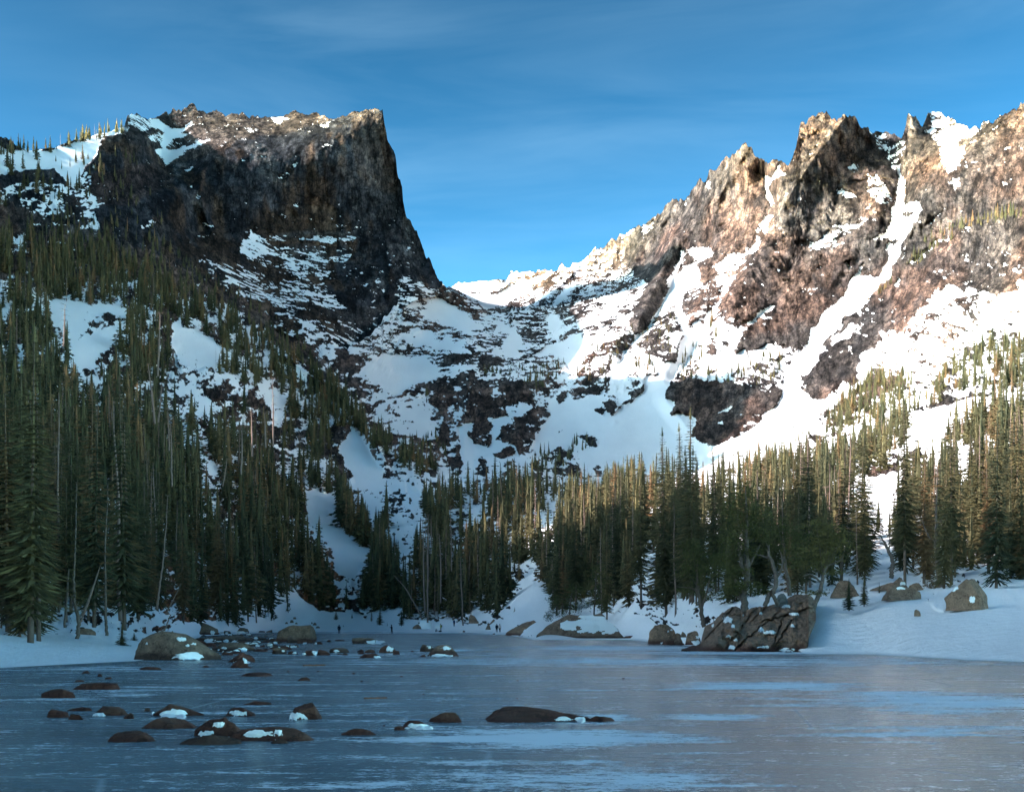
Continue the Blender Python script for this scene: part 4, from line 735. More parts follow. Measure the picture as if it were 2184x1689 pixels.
zone('bowl', 3, [(380, 960), (480, 970), (520, 1020), (420, 1040)], 16, (5, 9), None, .02, seedk=26)
zone('bowl', 3, [(640, 960), (960, 930), (940, 1020), (860, 1060), (700, 1160), (660, 1040), (540, 1030), (560, 960)], 80, (4, 9), None, .05, seedk=27)
zone('bowl', 3, [(1420, 960), (1440, 900), (1560, 960), (1560, 1010), (1480, 1010)], 14, (5, 11), None, .02, seedk=28)
zone('bowl', 3, [(1400, 800), (1600, 560), (1700, 600), (1660, 900), (1500, 880)], 60, (3, 8), None, .02, seedk=29)
zone('bowl', 3, [(-60, 1440), (60, 1420), (150, 1500), (140, 1560), (-60, 1520)], 30, (4, 8), None, .02, seedk=30)
zone('bowl', 3, [(720, 1560), (840, 1520), (880, 1600), (1000, 1480), (1100, 1440), (1150, 1480), (1000, 1620), (800, 1680), (720, 1640)], 50, (4, 10), None, .05, seedk=31)
zone('bowl', 3, [(0, 1150), (20, 1150), (30, 1230), (0, 1250)], 3, (8, 12), None, .0, seedk=32)
spr = sorted([q for q in TREES if q[4] == 'spruce'], key=lambda q: -q[2] / q[3]); sng = sorted([q for q in TREES if q[4] == 'snag'], key=lambda q: -q[2] / q[3])
print('trees', len(spr), len(sng))
NIND = 298; NSN = 150
def place(q, kind, crown, trunk, i, rg):
    x, y, H, d = q[:4]; pos = P3(x, y, d); pos.z -= .15
    r = bpy.data.objects.new(kind, None); COL.objects.link(r); r.empty_display_size = .5
    r.location = pos; w_ = rg.uniform(.8, 1.3) if H / d < .075 else rg.uniform(.75, 1.05); r.scale = (H * w_, H * w_, H); r.rotation_euler = (rg.uniform(-.03, .03), rg.uniform(-.03, .03), rg.uniform(0, 6.28))
    if trunk: link('trunk', trunk, r)
    link('crown' if kind != 'dead_spruce' else 'dead_branches', crown, r)
    return r
LM = [(60, 1330, 'left of the curved pale trunk on the near bank'), (235, 1250, 'beside the straight pale trunk on the near bank'), (360, 1330, 'behind the big lichen-green boulder'), (330, 1100, 'above the leaning brown dead spruce'), (480, 1330, 'behind the round brown boulder'), (580, 1300, 'beside the snow apron of the domed boulder'),
      (120, 1080, 'high over the curved pale trunk'), (560, 1100, 'uphill of the domed boulder'), (700, 1290, 'at the foot of the narrow snow gully'), (760, 1100, 'on the right edge of the narrow snow gully'), (835, 1280, 'behind the skater with raised hands'), (905, 1300, 'around the tall bare brown pair of trunks'), (990, 1310, 'between the seated person and the couple'), (1060, 1200, 'above the couple on the far shore'),
      (1190, 1250, 'left of the tall bushy pine'), (1290, 1250, 'behind the snow-topped rock mound'), (1400, 1300, 'behind the rounded outcrop boulder'), (1350, 1080, 'in the sunlit row below the big snow apron'), (1480, 1200, 'left of the many-trunked pine'), (1620, 1200, 'behind the cracked rock outcrop'), (1760, 1200, 'behind the crest boulder of the snow bank'), (1890, 1200, 'around the twisted grey snag'), (1990, 1180, 'right of the tall pale trunked spruce'), (2150, 1180, 'over the huge sloping boulder'), (1700, 1010, 'on the slope below the open snow slab'), (1980, 950, 'beside the open sunlit snow slope'), (200, 850, 'below the open snow patches'), (140, 340, 'on the snowy skyline crest')]
def ordn(n): return ['first', 'second', 'third', 'fourth', 'fifth', 'sixth', 'seventh', 'eighth', 'ninth', 'tenth', 'eleventh', 'twelfth'][n] if n < 12 else f"{n+1}{'th' if 10 <= (n+1) % 100 <= 20 else {1: 'st', 2: 'nd', 3: 'rd'}.get((n+1) % 10, 'th')}"
def label_trees(lst, what, cat, adj):
    by = {}
    for o, q in lst:
        yc = q[1] - .3 * q[2] / q[3] * F; k = min(range(len(LM)), key=lambda i: (q[0] - LM[i][0]) ** 2 + .5 * (yc - LM[i][1]) ** 2); by.setdefault(k, []).append((o, q))
    for k, l in by.items():
        l.sort(key=lambda e: e[1][0]); tall = int(np.argmax([e[1][2] / e[1][3] for e in l]))
        for i, (o, q) in enumerate(l):
            if i == tall: s = f'tallest {what} {LM[k][2]}'
            else: s = f'{ordn(i)} {what} from the left {LM[k][2]}'
            tag(o, s, cat, f'{what} {LM[k][2]}')
rg = np.random.default_rng(9); L1 = []
for i, q in enumerate(spr[:NIND]):
    v = SPR[rg.integers(len(SPR))] if q[2] / q[3] < .075 else FINE[i % 3]
    L1.append((place(q, 'spruce_tree', v[0], v[1], i, rg), q))
label_trees(L1, 'spruce', 'tree', 'dark green')
L2 = []
for i, q in enumerate(sng[:NSN]): L2.append((place(q, 'dead_spruce', SNG[rg.integers(5)], None, i, rg), q))
label_trees(L2, 'dead spruce', 'dead tree', 'bare brown')
def joined(name, lst, med, low, mat, lim=.0115):
    Ts, tn = [], []
    for q in lst:
        x, y, H, d = q[:4]; T = med[rg.integers(len(med))] if H / d > lim else low[rg.integers(len(low))]
        a = rg.uniform(0, 6.28); c, s = math.cos(a), math.sin(a); w_ = rg.uniform(.75, 1.6)
        Q = T.copy(); X = Q[..., 0] * c - Q[..., 1] * s; Y = Q[..., 0] * s + Q[..., 1] * c; Q[..., 0] = X * w_; Q[..., 1] = Y * w_
        Q = Q * H + np.array(P3(x, y, d)) - [0, 0, .3]; Ts.append(Q); tn.append(np.full(Q.shape[0] * 3, rg.random()))
    T = np.concatenate(Ts); V = T.reshape(-1, 3); print(name, len(T))
    me = mesh_np(name, V, np.arange(len(V)).reshape(-1, 3), [mat], False, {'tint': np.concatenate(tn)}); return tag(link(name, me), kind='stuff')
joined('distant_spruce_forest', spr[NIND:], MED, LOW, MNJ)
def rod(n=6):
    T = []
    for a in range(3):
        c0, s0, c1, s1 = math.cos(a * 2.1), math.sin(a * 2.1), math.cos(a * 2.1 + 2.1), math.sin(a * 2.1 + 2.1); T.append(((.007 * c0, .007 * s0, 0), (.007 * c1, .007 * s1, 0), (0, 0, 1)))
    g = np.random.default_rng(n)
    for i in range(26):
        h = g.uniform(.3, .95); a = g.uniform(0, 6.28); l = .08 * (1.1 - h); T.append(((0, 0, h), (math.cos(a) * l, math.sin(a) * l, h - .3 * l), (0, 0, h - .003)))
    return np.array(T, float)
joined('distant_dead_trees', sng[NSN:], [rod(1), rod(2)], [rod(3)], MDW)
# ---------------------------------------------------------------- boulders, slabs and the snow on them
ZT.update({9: (426.6, 1306.3, .14648), 10: (106.6, 1386.3, .2441), 11: (586.5, 1386.3, .3418), 12: (693.2, 1290.3, .1953), 13: (1333, 1199.7, .1953),
           14: (1706.2, 1199.7, .1709), 15: (106.6, 1253, .1709), 16: (1386.3, 1013, .3174), 17: (106.6, 1066.4, .2441)})
def stone_mat(name, up, low, line=.18, lichen=(.17, .17, .11), la=.5):
    m, t, b = newmat(name); tc = N(t, 'ShaderNodeNewGeometry'); co = tc.outputs['Position']
    z = N(t, 'ShaderNodeSeparateXYZ', {0: co}).outputs[2]
    a = noise(t, co, 2.2, 6, .7); c = noise(t, co, .5, 4, .6); f = noise(t, co, 9., 5, .7)
    col = mixc(t, rng_(t, a, .35, .65), tuple(v * .6 for v in up), tuple(v * 1.35 for v in up))
    col = mixc(t, rng_(t, c, .42, .62, 0, la), col, lichen)
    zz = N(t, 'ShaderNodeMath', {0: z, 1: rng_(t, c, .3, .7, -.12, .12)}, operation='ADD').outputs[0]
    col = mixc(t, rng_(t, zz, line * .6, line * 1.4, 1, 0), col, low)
    cr = N(t, 'ShaderNodeMath', {0: N(t, 'ShaderNodeMath', {0: noise(t, co, .8, 7, .6), 1: .5}, operation='SUBTRACT').outputs[0]}, operation='ABSOLUTE').outputs[0]
    col = mixc(t, 1., col, mixc(t, rng_(t, cr, 0, .015), (.4, .38, .36), (1, 1, 1)), 'MULTIPLY')
    col = mixc(t, 1., col, mixc(t, rng_(t, f, .3, .7), (.7, .7, .7), (1.25, 1.25, 1.25)), 'MULTIPLY')
    t.links.new(col, b.inputs['Base Color']); b.inputs['Roughness'].default_value = .8; b.inputs['Specular IOR Level'].default_value = .25
    bu = N(t, 'ShaderNodeBump', {'Height': noise(t, co, 3., 8, .7), 'Distance': .28, 'Strength': 1.}); t.links.new(bu.outputs[0], b.inputs['Normal'])
    return m
MRB = stone_mat('reddish_lake_stone', (.14, .052, .034), (.10, .034, .022), .10, (.15, .085, .055), .4)
MGR = stone_mat('lichen_granite', (.25, .15, .10), (.085, .045, .032), .28, (.19, .145, .10), .3)
MOR = stone_mat('brown_granite', (.32, .185, .115), (.13, .055, .038), .35, (.19, .14, .10), .3)
def snow_mat():
    m, t, b = newmat('settled_snow'); co = N(t, 'ShaderNodeNewGeometry').outputs['Position']
    t.links.new(mixc(t, noise(t, co, 1.5, 4), (.86, .83, .80), (.93, .90, .86)), b.inputs['Base Color']); b.inputs['Roughness'].default_value = .7; b.inputs['Specular IOR Level'].default_value = .1
    bu = N(t, 'ShaderNodeBump', {'Height': noise(t, co, 3., 6, .65), 'Distance': .08, 'Strength': .6}); t.links.new(bu.outputs[0], b.inputs['Normal']); return m
MSN = snow_mat(); ORIG = Vector((0, 0, CAMH))
from mathutils.noise import noise as NZ0
def NZ(v): return NZ0(v) * 1.1 + .5 * NZ0(v * 2.7)
def drape(x0, x1, y0, y1, trees_, z0=0., thick=.06, d0=None, n=(40, 16), seed=0, base_d=None):
    """a patch of settled snow laid over whatever surface lies behind the survey cell, thin at its rim"""
    if x1 - x0 > 60: n = (84, 30)
    g = np.random.default_rng(seed + int(x0 * 7 + y0)); V = []; ids = {}; Fq = []
    for j in range(n[1] + 1):
        for i in range(n[0] + 1):
            u = i / n[0] * 2 - 1; v = j / n[1] * 2 - 1
            px = (x0 + x1) / 2 + u * (x1 - x0) / 2; py = (y0 + y1) / 2 + v * (y1 - y0) / 2
            nn = float(NZ(Vector((px / (.25 * (x1 - x0) + 1), py / (.5 * (y1 - y0) + 1), seed * 1.7))))
            r = math.hypot(u * 1.05, v); e = .95 - r + .6 * nn
            if e < 0: continue
            dr = Vector(ray(px, py)); hit = None
            for tr in trees_:
                h = tr.ray_cast(ORIG, dr.normalized())
                if h[0] is not None and (hit is None or (h[0] - ORIG).length < (hit - ORIG).length): hit = h[0]
            if dr.z < 0:
                q = ORIG + dr * (CAMH / -dr.z)
                if hit is None or (q - ORIG).length < (hit - ORIG).length: hit = q
            if hit is None: continue
            lift = thick * min(1, e * 1.4) ** .7 - .012; p_ = hit - dr.normalized() * lift * .6 + Vector((0, 0, lift))
            ids[(i, j)] = len(V); V.append(p_)
    for j in range(n[1]):
        for i in range(n[0]):
            k = [(i, j), (i, j+1), (i+1, j+1), (i+1, j)]
            if all(q in ids for q in k):
                P_ = [V[ids[q]] for q in k]
                if max(p_.y for p_ in P_) - min(p_.y for p_ in P_) < 2.5 + .05 * P_[0].y: Fq.append([ids[q] for q in k])
    if not Fq: return None
    u_, inv = np.unique(np.array(Fq), return_inverse=True)
    return mesh_np('snow_patch', np.array(V)[u_], inv.reshape(-1, 4), [MSN])
def bvh_of(me, M=Matrix()): return BVHTree.FromPolygons([M @ v.co for v in me.vertices], [tuple(p_.vertices) for p_ in me.polygons])
def stone(z, x0, x1, yt, yb, label, mat=None, snow=(), cat='rock', name='rock', group=None, d=None, skew=0., peak=1.0, rough=.5, deep=.6, seed=None, sides=30, snowmat=False):
    s = ZT[z]; X0, X1 = s[0] + x0 * s[2], s[0] + x1 * s[2]; YT, YB = s[1] + yt * s[2], s[1] + yb * s[2]
    dd = float(ground_d((X0 + X1) / 2, YB)) * .985 if d == 'g' else (d if d else ice_d(YB)); W = (X1 - X0) / F * dd; H = (YB - YT) / F * dd * .96
    seed = seed if seed is not None else int(X0 * 3 + YB * 7); g = np.random.default_rng(seed)
    base = P3((X0 + X1) / 2, YB, dd); Dp = W * deep
    nr, ns = 16, int(sides * 1.3); V = []
    for i in range(nr):
        t = i / (nr - 1); h = t ** .8; rr = (1 - t ** (1.0 + 1.6 / peak)) ** (.62 * peak) if t < 1 else 0
        for k in range(ns):
            a = 2 * math.pi * k / ns; ca, sa = math.cos(a), math.sin(a)
            V.append((W / 2 * ca * rr + skew * W * .5 * h, Dp / 2 + Dp / 2 * sa * rr, H * h))
    V = np.array(V); q = V / np.array([W, Dp, max(H, W * .35)]) * 1.0
    nrm = V - [0, Dp / 2, -.1 * H]; nrm = nrm / (np.linalg.norm(nrm, axis=1, keepdims=True) + 1e-9)
    dsp = (ridged(q * 2.3 + seed, 3, 2, .5) * .15 + fbm(q * 5.5 + seed, 3, 6, .55) * .07) * rough * 2
    V = V + nrm * dsp[:, None] * np.array([W, Dp, max(H * 1.1, W * .12)]) * .9
    ext = np.array([W / 2, Dp / 2, H]); qn = (V - [0, Dp / 2, 0]) / ext
    for _ in range(13):
        nn = g.normal(size=3); nn[2] = abs(nn[2]) * .7; nn /= np.linalg.norm(nn); cc = g.uniform(.58, .86); ov = qn @ nn - cc; m_ = ov > 0; qn[m_] -= (ov[m_] * .95)[:, None] * nn
    qn[:, 0] = (qn[:, 0] - qn[:, 0].min()) / (np.ptp(qn[:, 0]) + 1e-9) * 2 - 1; qn[:, 2] /= max(qn[:, 2].max(), .2)
    V = qn * ext + [0, Dp / 2, 0]; q3 = V / max(W, .2); V = V + nrm * (fbm(q3 * 9 + seed, 3, 8, .6) * .035 * W * rough)[:, None]
    V[:ns, 2] = -.12; lo = V[:, 2] < 0; V[lo, 2] = np.minimum(V[lo, 2], -.05)
    Fq = [(i * ns + k, i * ns + (k+1) % ns, (i+1) * ns + (k+1) % ns, (i+1) * ns + k) for i in range(nr - 1) for k in range(ns)]
    me = mesh_np(name, V, Fq, [MSN if snowmat else (mat or MRB)]); M = Matrix.Translation(base)
    if snow:
        r = bpy.data.objects.new(name, None); COL.objects.link(r); r.location = base; link('stone', me, r); bv = bvh_of(me, M)
        for k, (a0, a1, b0, b1) in enumerate(snow):
            sm = drape(s[0] + a0 * s[2], s[0] + a1 * s[2], s[1] + b0 * s[2], s[1] + b1 * s[2], [bv], thick=.05 + .0006 * dd, seed=seed + k)
            if sm is not None:
                for v in sm.vertices: v.co -= base
                link('snow_patch', sm, r)
    else: r = link(name, me, None, base)
    tag(r, label, cat, group); return r
Bm = 'reddish brown rock'
stone(10, -120, 205, 335, 420, 'flat reddish rock standing in the ice under the left snow bank', rough=.3)
stone(10, 165, 580, 285, 347, 'long low dark red rock frozen in beside the pale ice tongue', rough=.4)
stone(10, 372, 660, 490, 572, 'smooth humped dark rock with a thin snow rim along its foot', snow=((370, 500, 566, 580),), rough=.3)
stone(10, 632, 725, 545, 600, 'small square block touching the humped dark rock', rough=.5, peak=.6)
stone(10, 140, 285, 555, 608, 'small pointed dark rock left of the humped rock')
stone(10, -40, 150, 515, 590, 'dark rough rock left of the small pointed rock')
stone(10, 130, 350, 500, 532, 'low thin rock just behind the small pointed rock', rough=.3)
stone(10, 840, 1325, 472, 578, 'wide dark rock with a brown crown and a big snow heap in front', snow=((890, 1235, 515, 602),), rough=.4)
stone(10, 812, 880, 500, 535, 'small orange stone touching the wide rock with the snow heap', MGR)
stone(10, 757, 1265, 590, 690, 'broad bare dark rock in front of the wide snow-heaped rock', rough=.35)
stone(10, 1510, 1785, 500, 578, 'arched dark rock with a snow pad filling its front', snow=((1555, 1720, 525, 580),), rough=.4)
stone(10, 1680, 1925, 447, 480, 'thin flat red rock alone behind the arched rock', rough=.3)
stone(10, 1230, 1670, 590, 758, 'steep craggy dark rock with two snow patches, one above the other', snow=((1392, 1532, 632, 680), (1288, 1435, 706, 762)), skew=.1, rough=.7)
stone(10, 1500, 2290, 685, 800, 'long dark slab carrying two bright snow strips', snow=((1690, 1950, 706, 765), (1955, 2035, 702, 752)), rough=.45)
stone(10, 455, 890, 712, 806, 'layered dark slab nearest the camera on the left', rough=.55)
stone(10, 1090, 1640, 748, 830, 'pale grey brown slab in front of the long snow-striped slab', MGR, rough=.4)
stone(10, 1925, 2080, 775, 815, 'small grey rock with a snow fleck before the long slab', MGR, snow=((1930, 1975, 775, 790),))
stone(10, 1640, 1922, 193, 230, 'low double-humped rock behind the open dark ice', rough=.4)
stone(10, 262, 350, 178, 203, 'small dark rock below the left snow bank', rough=.4); stone(10, 408, 456, 204, 230, 'tiny dark stone right of the small rock below the left bank')
stone(10, 205, 290, 258, 276, 'thin dark stone behind the long low red rock', rough=.3); stone(10, 470, 540, 233, 252, 'thin brown stone between the bank and the double-humped rock', rough=.3)
stone(10, 760, 965, 145, 172, 'barely risen red slab under the large lichen boulder', rough=.3)
stone(11, 75, 282, 325, 434, 'pyramid shaped brown rock with snow at its left foot', MRB, snow=((85, 205, 392, 440),), skew=.25, peak=1.5, rough=.45)
stone(11, 398, 630, 492, 532, 'low flat brown rock in the foreground between two snow sheets', rough=.5)
stone(11, 785, 960, 440, 490, 'dark rounded rock with snow along its front, left of the dome rock', snow=((800, 1000, 466, 498),), rough=.4); stone(11, 740, 815, 472, 500, 'small stone touching the dark rounded rock')
stone(11, 957, 1168, 387, 452, 'smooth dark dome rock left of the long whale-back rock', rough=.35)
stone(11, 1290, 2010, 362, 452, 'long whale-back brown rock, the widest in the open ice', snow=((1725, 1862, 425, 444), (1855, 1960, 418, 458)), rough=.3, skew=-.05, sides=44)
stone(11, 1940, 2128, 410, 446, 'low tail rock at the end of the whale-back rock', rough=.4)
stone(11, -40, 210, 490, 562, 'dark rock joining the right end of the snow-striped slab', snow=((0, 45, 505, 540),), rough=.5)
stone(11, 138, 218, 166, 190, 'small rounded rock alone between the two logs')
PEB = ['just above the small rounded rock', 'near the left end of the farther log', 'below the farther log to its right', 'near the bottom snow', 'far to the right', 'behind the whale-back rock to the right', 'between the far pebble and the whale-back rock', 'left of the pebble below the farther log', 'to the right of the nearer log', 'farthest out in the middle of the lake', 'farthest right of all']
for i, (x, y) in enumerate(((268, 134), (82, 136), (540, 196), (680, 474), (1510, 304), (1688, 138), (1512, 192), (490, 148), (925, 277), (788, 166), (2175, 178))):
    stone(11, x - 9, x + 9, y - 9, y, f'small dark pebble in the open lake ice, {PEB[i]}', group='small pebbles scattered over the lake ice', cat='pebble', name='pebble', sides=10)
# middle row of rocks
stone(9, 1060, 1660, 170, 424, 'huge smooth domed grey brown boulder behind the cobbles', MOR, rough=.22, peak=.85, cat='boulder', name='boulder', skew=.12, sides=40)
stone(9, 1246, 1425, 312, 442, 'mossy stump-like rock in front of the huge domed boulder', MGR, peak=.5, rough=.5)
stone(9, 1400, 1560, 390, 448, 'reddish slab at the right foot of the domed boulder', snow=((1475, 1560, 436, 462),))
stone(9, 1555, 1660, 400, 442, 'small red rock at the right toe of the domed boulder')
stone(9, 1650, 1782, 418, 460, 'isolated pink rock just right of the domed boulder', snow=((1655, 1710, 448, 462),))
stone(9, 1840, 1912, 394, 426, 'small dark stone between the domed boulder and the mossy flat rock'); stone(9, 1960, 2110, 390, 410, 'very low dark slab beside the small stone', rough=.3)
stone(15, 1838, 2092, 433, 588, 'grey blunt-topped boulder at the foot of the left forest', MOR, snow=((2000, 2060, 530, 592),), rough=.3, peak=.7, cat='boulder', name='boulder')
stone(9, 318, 455, 262, 308, 'round brown boulder on the far left shore', MGR, snow=((365, 420, 290, 310),)); stone(9, 518, 708, 214, 296, 'peaked grey boulder with snow crumbs at the far left shore', MGR, snow=((510, 700, 276, 300),), peak=1.3)
stone(9, 845, 948, 262, 288, 'left one of two low boulders at the far snow edge', MGR); stone(9, 950, 1052, 247, 288, 'right one of two low boulders at the far snow edge', MGR)
stone(9, 1476, 1700, 540, 625, 'dark jumbled rock with snow in its notch, left of its twin', snow=((1620, 1755, 556, 625), (1475, 1560, 592, 625)))
stone(9, 1690, 1895, 530, 620, 'dark jumbled rock touching the notch full of snow'); stone(9, 1865, 2175, 508, 584, 'long brown rock with a snow pad under its arch', MGR, snow=((1925, 2045, 548, 580),), rough=.4)
stone(9, 1265, 1415, 558, 608, 'low rock with snow at its right side in the middle row', snow=((1340, 1410, 580, 606),)); stone(9, 2060, 2152, 586, 620, 'small smooth dark stone below the long brown rock'); stone(9, 1980, 2070, 596, 614, 'thin dark stone beside the smooth dark stone')
stone(9, 1045, 1252, 498, 602, 'rounded cobble rock with a snow cap streak', MGR, snow=((1190, 1240, 552, 575),)); stone(9, 360, 780, 578, 722, 'jagged dark rock behind the pyramid rock', rough=.7)
stone(9, 430, 700, 640, 805, 'tall pyramid rock with snow spilling on both sides', MRB, snow=((612, 748, 655, 745), (450, 525, 668, 726)), peak=1.5, rough=.4)
stone(9, 655, 748, 785, 808, 'low toe stone of the tall pyramid rock'); stone(9, 30, 122, 768, 797, 'small dark stone left of the tall pyramid rock')
stone(9, 540, 1020, 870, 926, 'long low red rock with a rounded middle', rough=.35) if False else None
stone(12, 285, 542, 352, 420, 'mossy flat-topped rock with a snow drift at its right', MGR, snow=((420, 690, 384, 430),), peak=.45, rough=.3)
stone(12, 345, 432, 480, 512, 'small brown rock left of a matching pair in the mid ice'); stone(12, 425, 545, 480, 520, 'low brown rock touching the small one in the mid ice'); stone(12, 350, 430, 508, 536, 'dark stone under the small brown pair')
stone(12, 360, 612, 525, 577, 'flat orange brown slab with snow at its right tip', MRB, snow=((530, 615, 560, 580),), peak=.5, rough=.25)
stone(12, 578, 802, 433, 520, 'brown rock with a bright snow sheet on its front face', MRB, snow=((668, 765, 440, 512),), peak=1.1, rough=.45); stone(12, 735, 818, 494, 540, 'small brown rock at the right of the snow-faced rock')
stone(12, 1030, 1198, 420, 508, 'brown rock with a round snow spot behind the large tan boulder', MGR, snow=((1100, 1178, 446, 478),)); stone(12, 1088, 1470, 430, 560, 'large tan boulder with a red band, alone right of the rock row', MOR, snow=((1255, 1385, 448, 494), (1130, 1405, 540, 566)), rough=.35, cat='boulder', name='boulder', sides=40)
stone(12, 1028, 1100, 540, 564, 'low red stone at the left toe of the large tan boulder')
stone(12, 935, 970, 495, 512, 'tiny pink stone between the snow-faced rock and the tan boulder'); stone(12, 1502, 1530, 275, 290, 'small dark rock on the far snow edge', d=300); stone(12, 1826, 1856, 304, 320, 'dark stone on the ice near the couple')
stone(12, 955, 1060, 205, 255, 'brown rock under the leaning dead pole', MGR, d=330); stone(12, 1020, 1165, 160, 252, 'tall round mound of snow over a boulder at the far shore', d=330, cat='snow mound', name='snow_mound', snowmat=True, rough=.25)
stone(12, 1195, 1262, 190, 245, 'small round mound of snow behind the seated person', d=335, cat='snow mound', name='snow_mound', snowmat=True, rough=.25); stone(12, 1750, 1812, 205, 262, 'pointed brown boulder left of the standing couple', MGR, d=320, cat='boulder', name='boulder')
stone(12, 1790, 1875, 150, 212, 'upright mossy boulder on the slope above the couple', MGR, d=345, cat='boulder', name='boulder'); stone(12, 1565, 1680, 90, 195, 'snow-streaked tan cliff block under the far trees', MOR, d=355, cat='boulder', name='boulder', snow=((1570, 1680, 60, 130),))
APR = ['leftmost', 'second from left', 'uppermost', 'under the uppermost one', 'beside the skater', 'lowest one on the right', 'smallest of them', 'reddish one near the snow hump']
for i, (a0, a1, b0, b1) in enumerate(((1235, 1280, 132, 155), (1305, 1362, 105, 140), (1355, 1400, 62, 88), (1380, 1420, 140, 158), (1635, 1695, 138, 176), (1680, 1745, 195, 218), (1570, 1596, 208, 218), (1615, 1640, 135, 156))):
    stone(9, a0, a1, b0, b1, f'small rock on the snow apron behind the domed boulder, {APR[i]}', MGR, d=330, group='small rocks on the snow apron behind the domed boulder')
# cobble shelf between the lichen boulder and the domed boulder
gq = np.random.default_rng(77); SHELF = zt(9, [(-60, 360), (120, 300), (480, 300), (900, 340), (1080, 380), (1200, 440), (1390, 500), (1200, 560), (900, 560), (700, 600), (300, 640), (100, 620), (-40, 500)])
k = 0
while k < 125:
    x = gq.uniform(415, 632); y = gq.uniform(1349, 1400)
    if not inside(np.array([x]), np.array([y]), SHELF)[0]: continue
    wq = gq.uniform(8, 28) * (.5 + (y - 1345) / 60); hq = wq * gq.uniform(.16, .34)
    stone(0, x - wq / 2, x + wq / 2, y - hq, y, 'rounded brown cobble on the shelf between the lichen boulder and the domed boulder', MGR if gq.random() < .4 else MRB, group='cobbles on the shelf beside the lichen boulder', cat='cobble', name='cobble', sides=14, rough=.5,
          snow=((x - wq * .4, x + wq * .4, y - hq * .5, y + hq * .15),) if gq.random() < .28 else ()); k += 1
stone(9, -150, 760, 330, 420, 'low gravelly rock spit with patches of snow', MGR, snow=((10, 230, 375, 465), (335, 425, 395, 440), (440, 580, 405, 460)), rough=.5, cat='rock'); stone(9, 180, 800, 430, 560, 'rough lichen slab with two snow cones at its front', MGR, snow=((535, 710, 508, 575), (290, 390, 500, 536)), rough=.5)
# left shore
stone(15, 960, 2050, 530, 905, 'big low lichen-green boulder on the left shore', MGR, snow=((1580, 1700, 616, 674), (1750, 1825, 696, 718), (1685, 1750, 710, 740), (1470, 2050, 812, 912), (1190, 1225, 695, 715)), rough=.33, peak=.8, cat='boulder', name='boulder', sides=48, deep=.5, skew=.05)
stone(15, 225, 560, 500, 705, 'grey boulder behind the bent pale trunk on the left bank', MGR, d=96, cat='boulder', name='boulder', rough=.5); stone(15, 500, 570, 700, 760, 'small broken rock on the left snow bank', MGR, d=90)
stone(15, 640, 690, 630, 672, 'small dark rock beside the straight pale trunk', MGR, d=98)
# centre right slabs
stone(8, 262, 660, 1045, 1182, 'long sloping brown slab, left of the snow-topped mound', MOR, skew=.3, rough=.3, cat='boulder', name='boulder', snow=((420, 560, 1130, 1182),))
stone(8, 510, 1345, 988, 1208, 'wide rock mound half covered with smooth snow on the far shore', MGR, snow=((745, 1330, 1015, 1188), (890, 1080, 1000, 1045)), rough=.42, cat='boulder', name='boulder', sides=44, deep=.35)
stone(8, 676, 1035, 1168, 1204, 'thin dark rock ledge along the foot of the snow-topped mound', rough=.3, deep=.2)
for q, lb in (((1120, 1192, 1186, 1202), 'first small stone right of the thin rock ledge'), ((1208, 1252, 1190, 1204), 'second small stone right of the thin rock ledge'), ((1298, 1445, 1182, 1208), 'flat brown rock midway along the snowy strip'), ((1448, 1570, 1182, 1214), 'flat brown rock touching the rounded outcrop boulder')): stone(8, *q, lb, rough=.35)
stone(13, 252, 600, 663, 892, 'rounded brown boulder at the left end of the outcrop', MOR, rough=.35, skew=.15, peak=.8, cat='boulder', name='boulder', snow=((490, 525, 728, 748), (458, 482, 748, 762), (388, 470, 866, 895)))
for q, lb, mm in (((410, 492, 835, 884), 'round tan cobble at the foot of the rounded outcrop boulder', MOR), ((532, 645, 795, 884), 'mossy cobble between the rounded boulder and the outcrop', MGR), ((660, 852, 738, 912), 'brown block leaning on the main outcrop', MOR), ((558, 656, 868, 914), 'low red cobble in front of the mossy one', MRB), ((468, 548, 866, 906), 'low dark red cobble left of the mossy one', MRB), ((524, 612, 764, 826), 'small brown cobble wedged above the mossy one', MGR), ((608, 672, 752, 800), 'grey cobble under the thin trunks', MGR)):
    stone(13, *q, lb, mm, snow=((725, 830, 845, 915), (765, 845, 798, 835)) if q[0] == 660 else (), d=ice_d(1199.7 + 900 * .1953) + (0 if q[3] > 880 else 6), cat='cobble', name='cobble')
# right bank boulders
for q, lb, d_, sn in (((395, 770, 208, 420), 'large grey boulder on the crest of the right snow bank', 112, ()), ((1155, 1335, 173, 290), 'round boulder on top of the crest, above the striped slab', 118, ()), ((915, 1400, 238, 330), 'flat grey slab under the round boulder', 116, ((1235, 1340, 236, 285),)),
    ((1075, 1570, 268, 450), 'lichen slab with a snow strip on the crest', 112, ((1170, 1315, 303, 340),)), ((1360, 1560, 245, 330), 'brown rock between the crest slab and the pale-trunked tree', 117, ()), ((1850, 2420, 178, 575), 'huge sloping brown boulder at the right end of the bank', 104, ((1855, 1990, 275, 362), (2110, 2200, 420, 510))), ((1430, 1510, 580, 645), 'small rock poking out alone from the smooth right snow bank', 98, ())):
    stone(14, *q, lb, MOR if 'brown' in lb or 'small' in lb else MGR, d='g', snow=sn, rough=.33, cat='boulder', name='boulder', peak=.9)
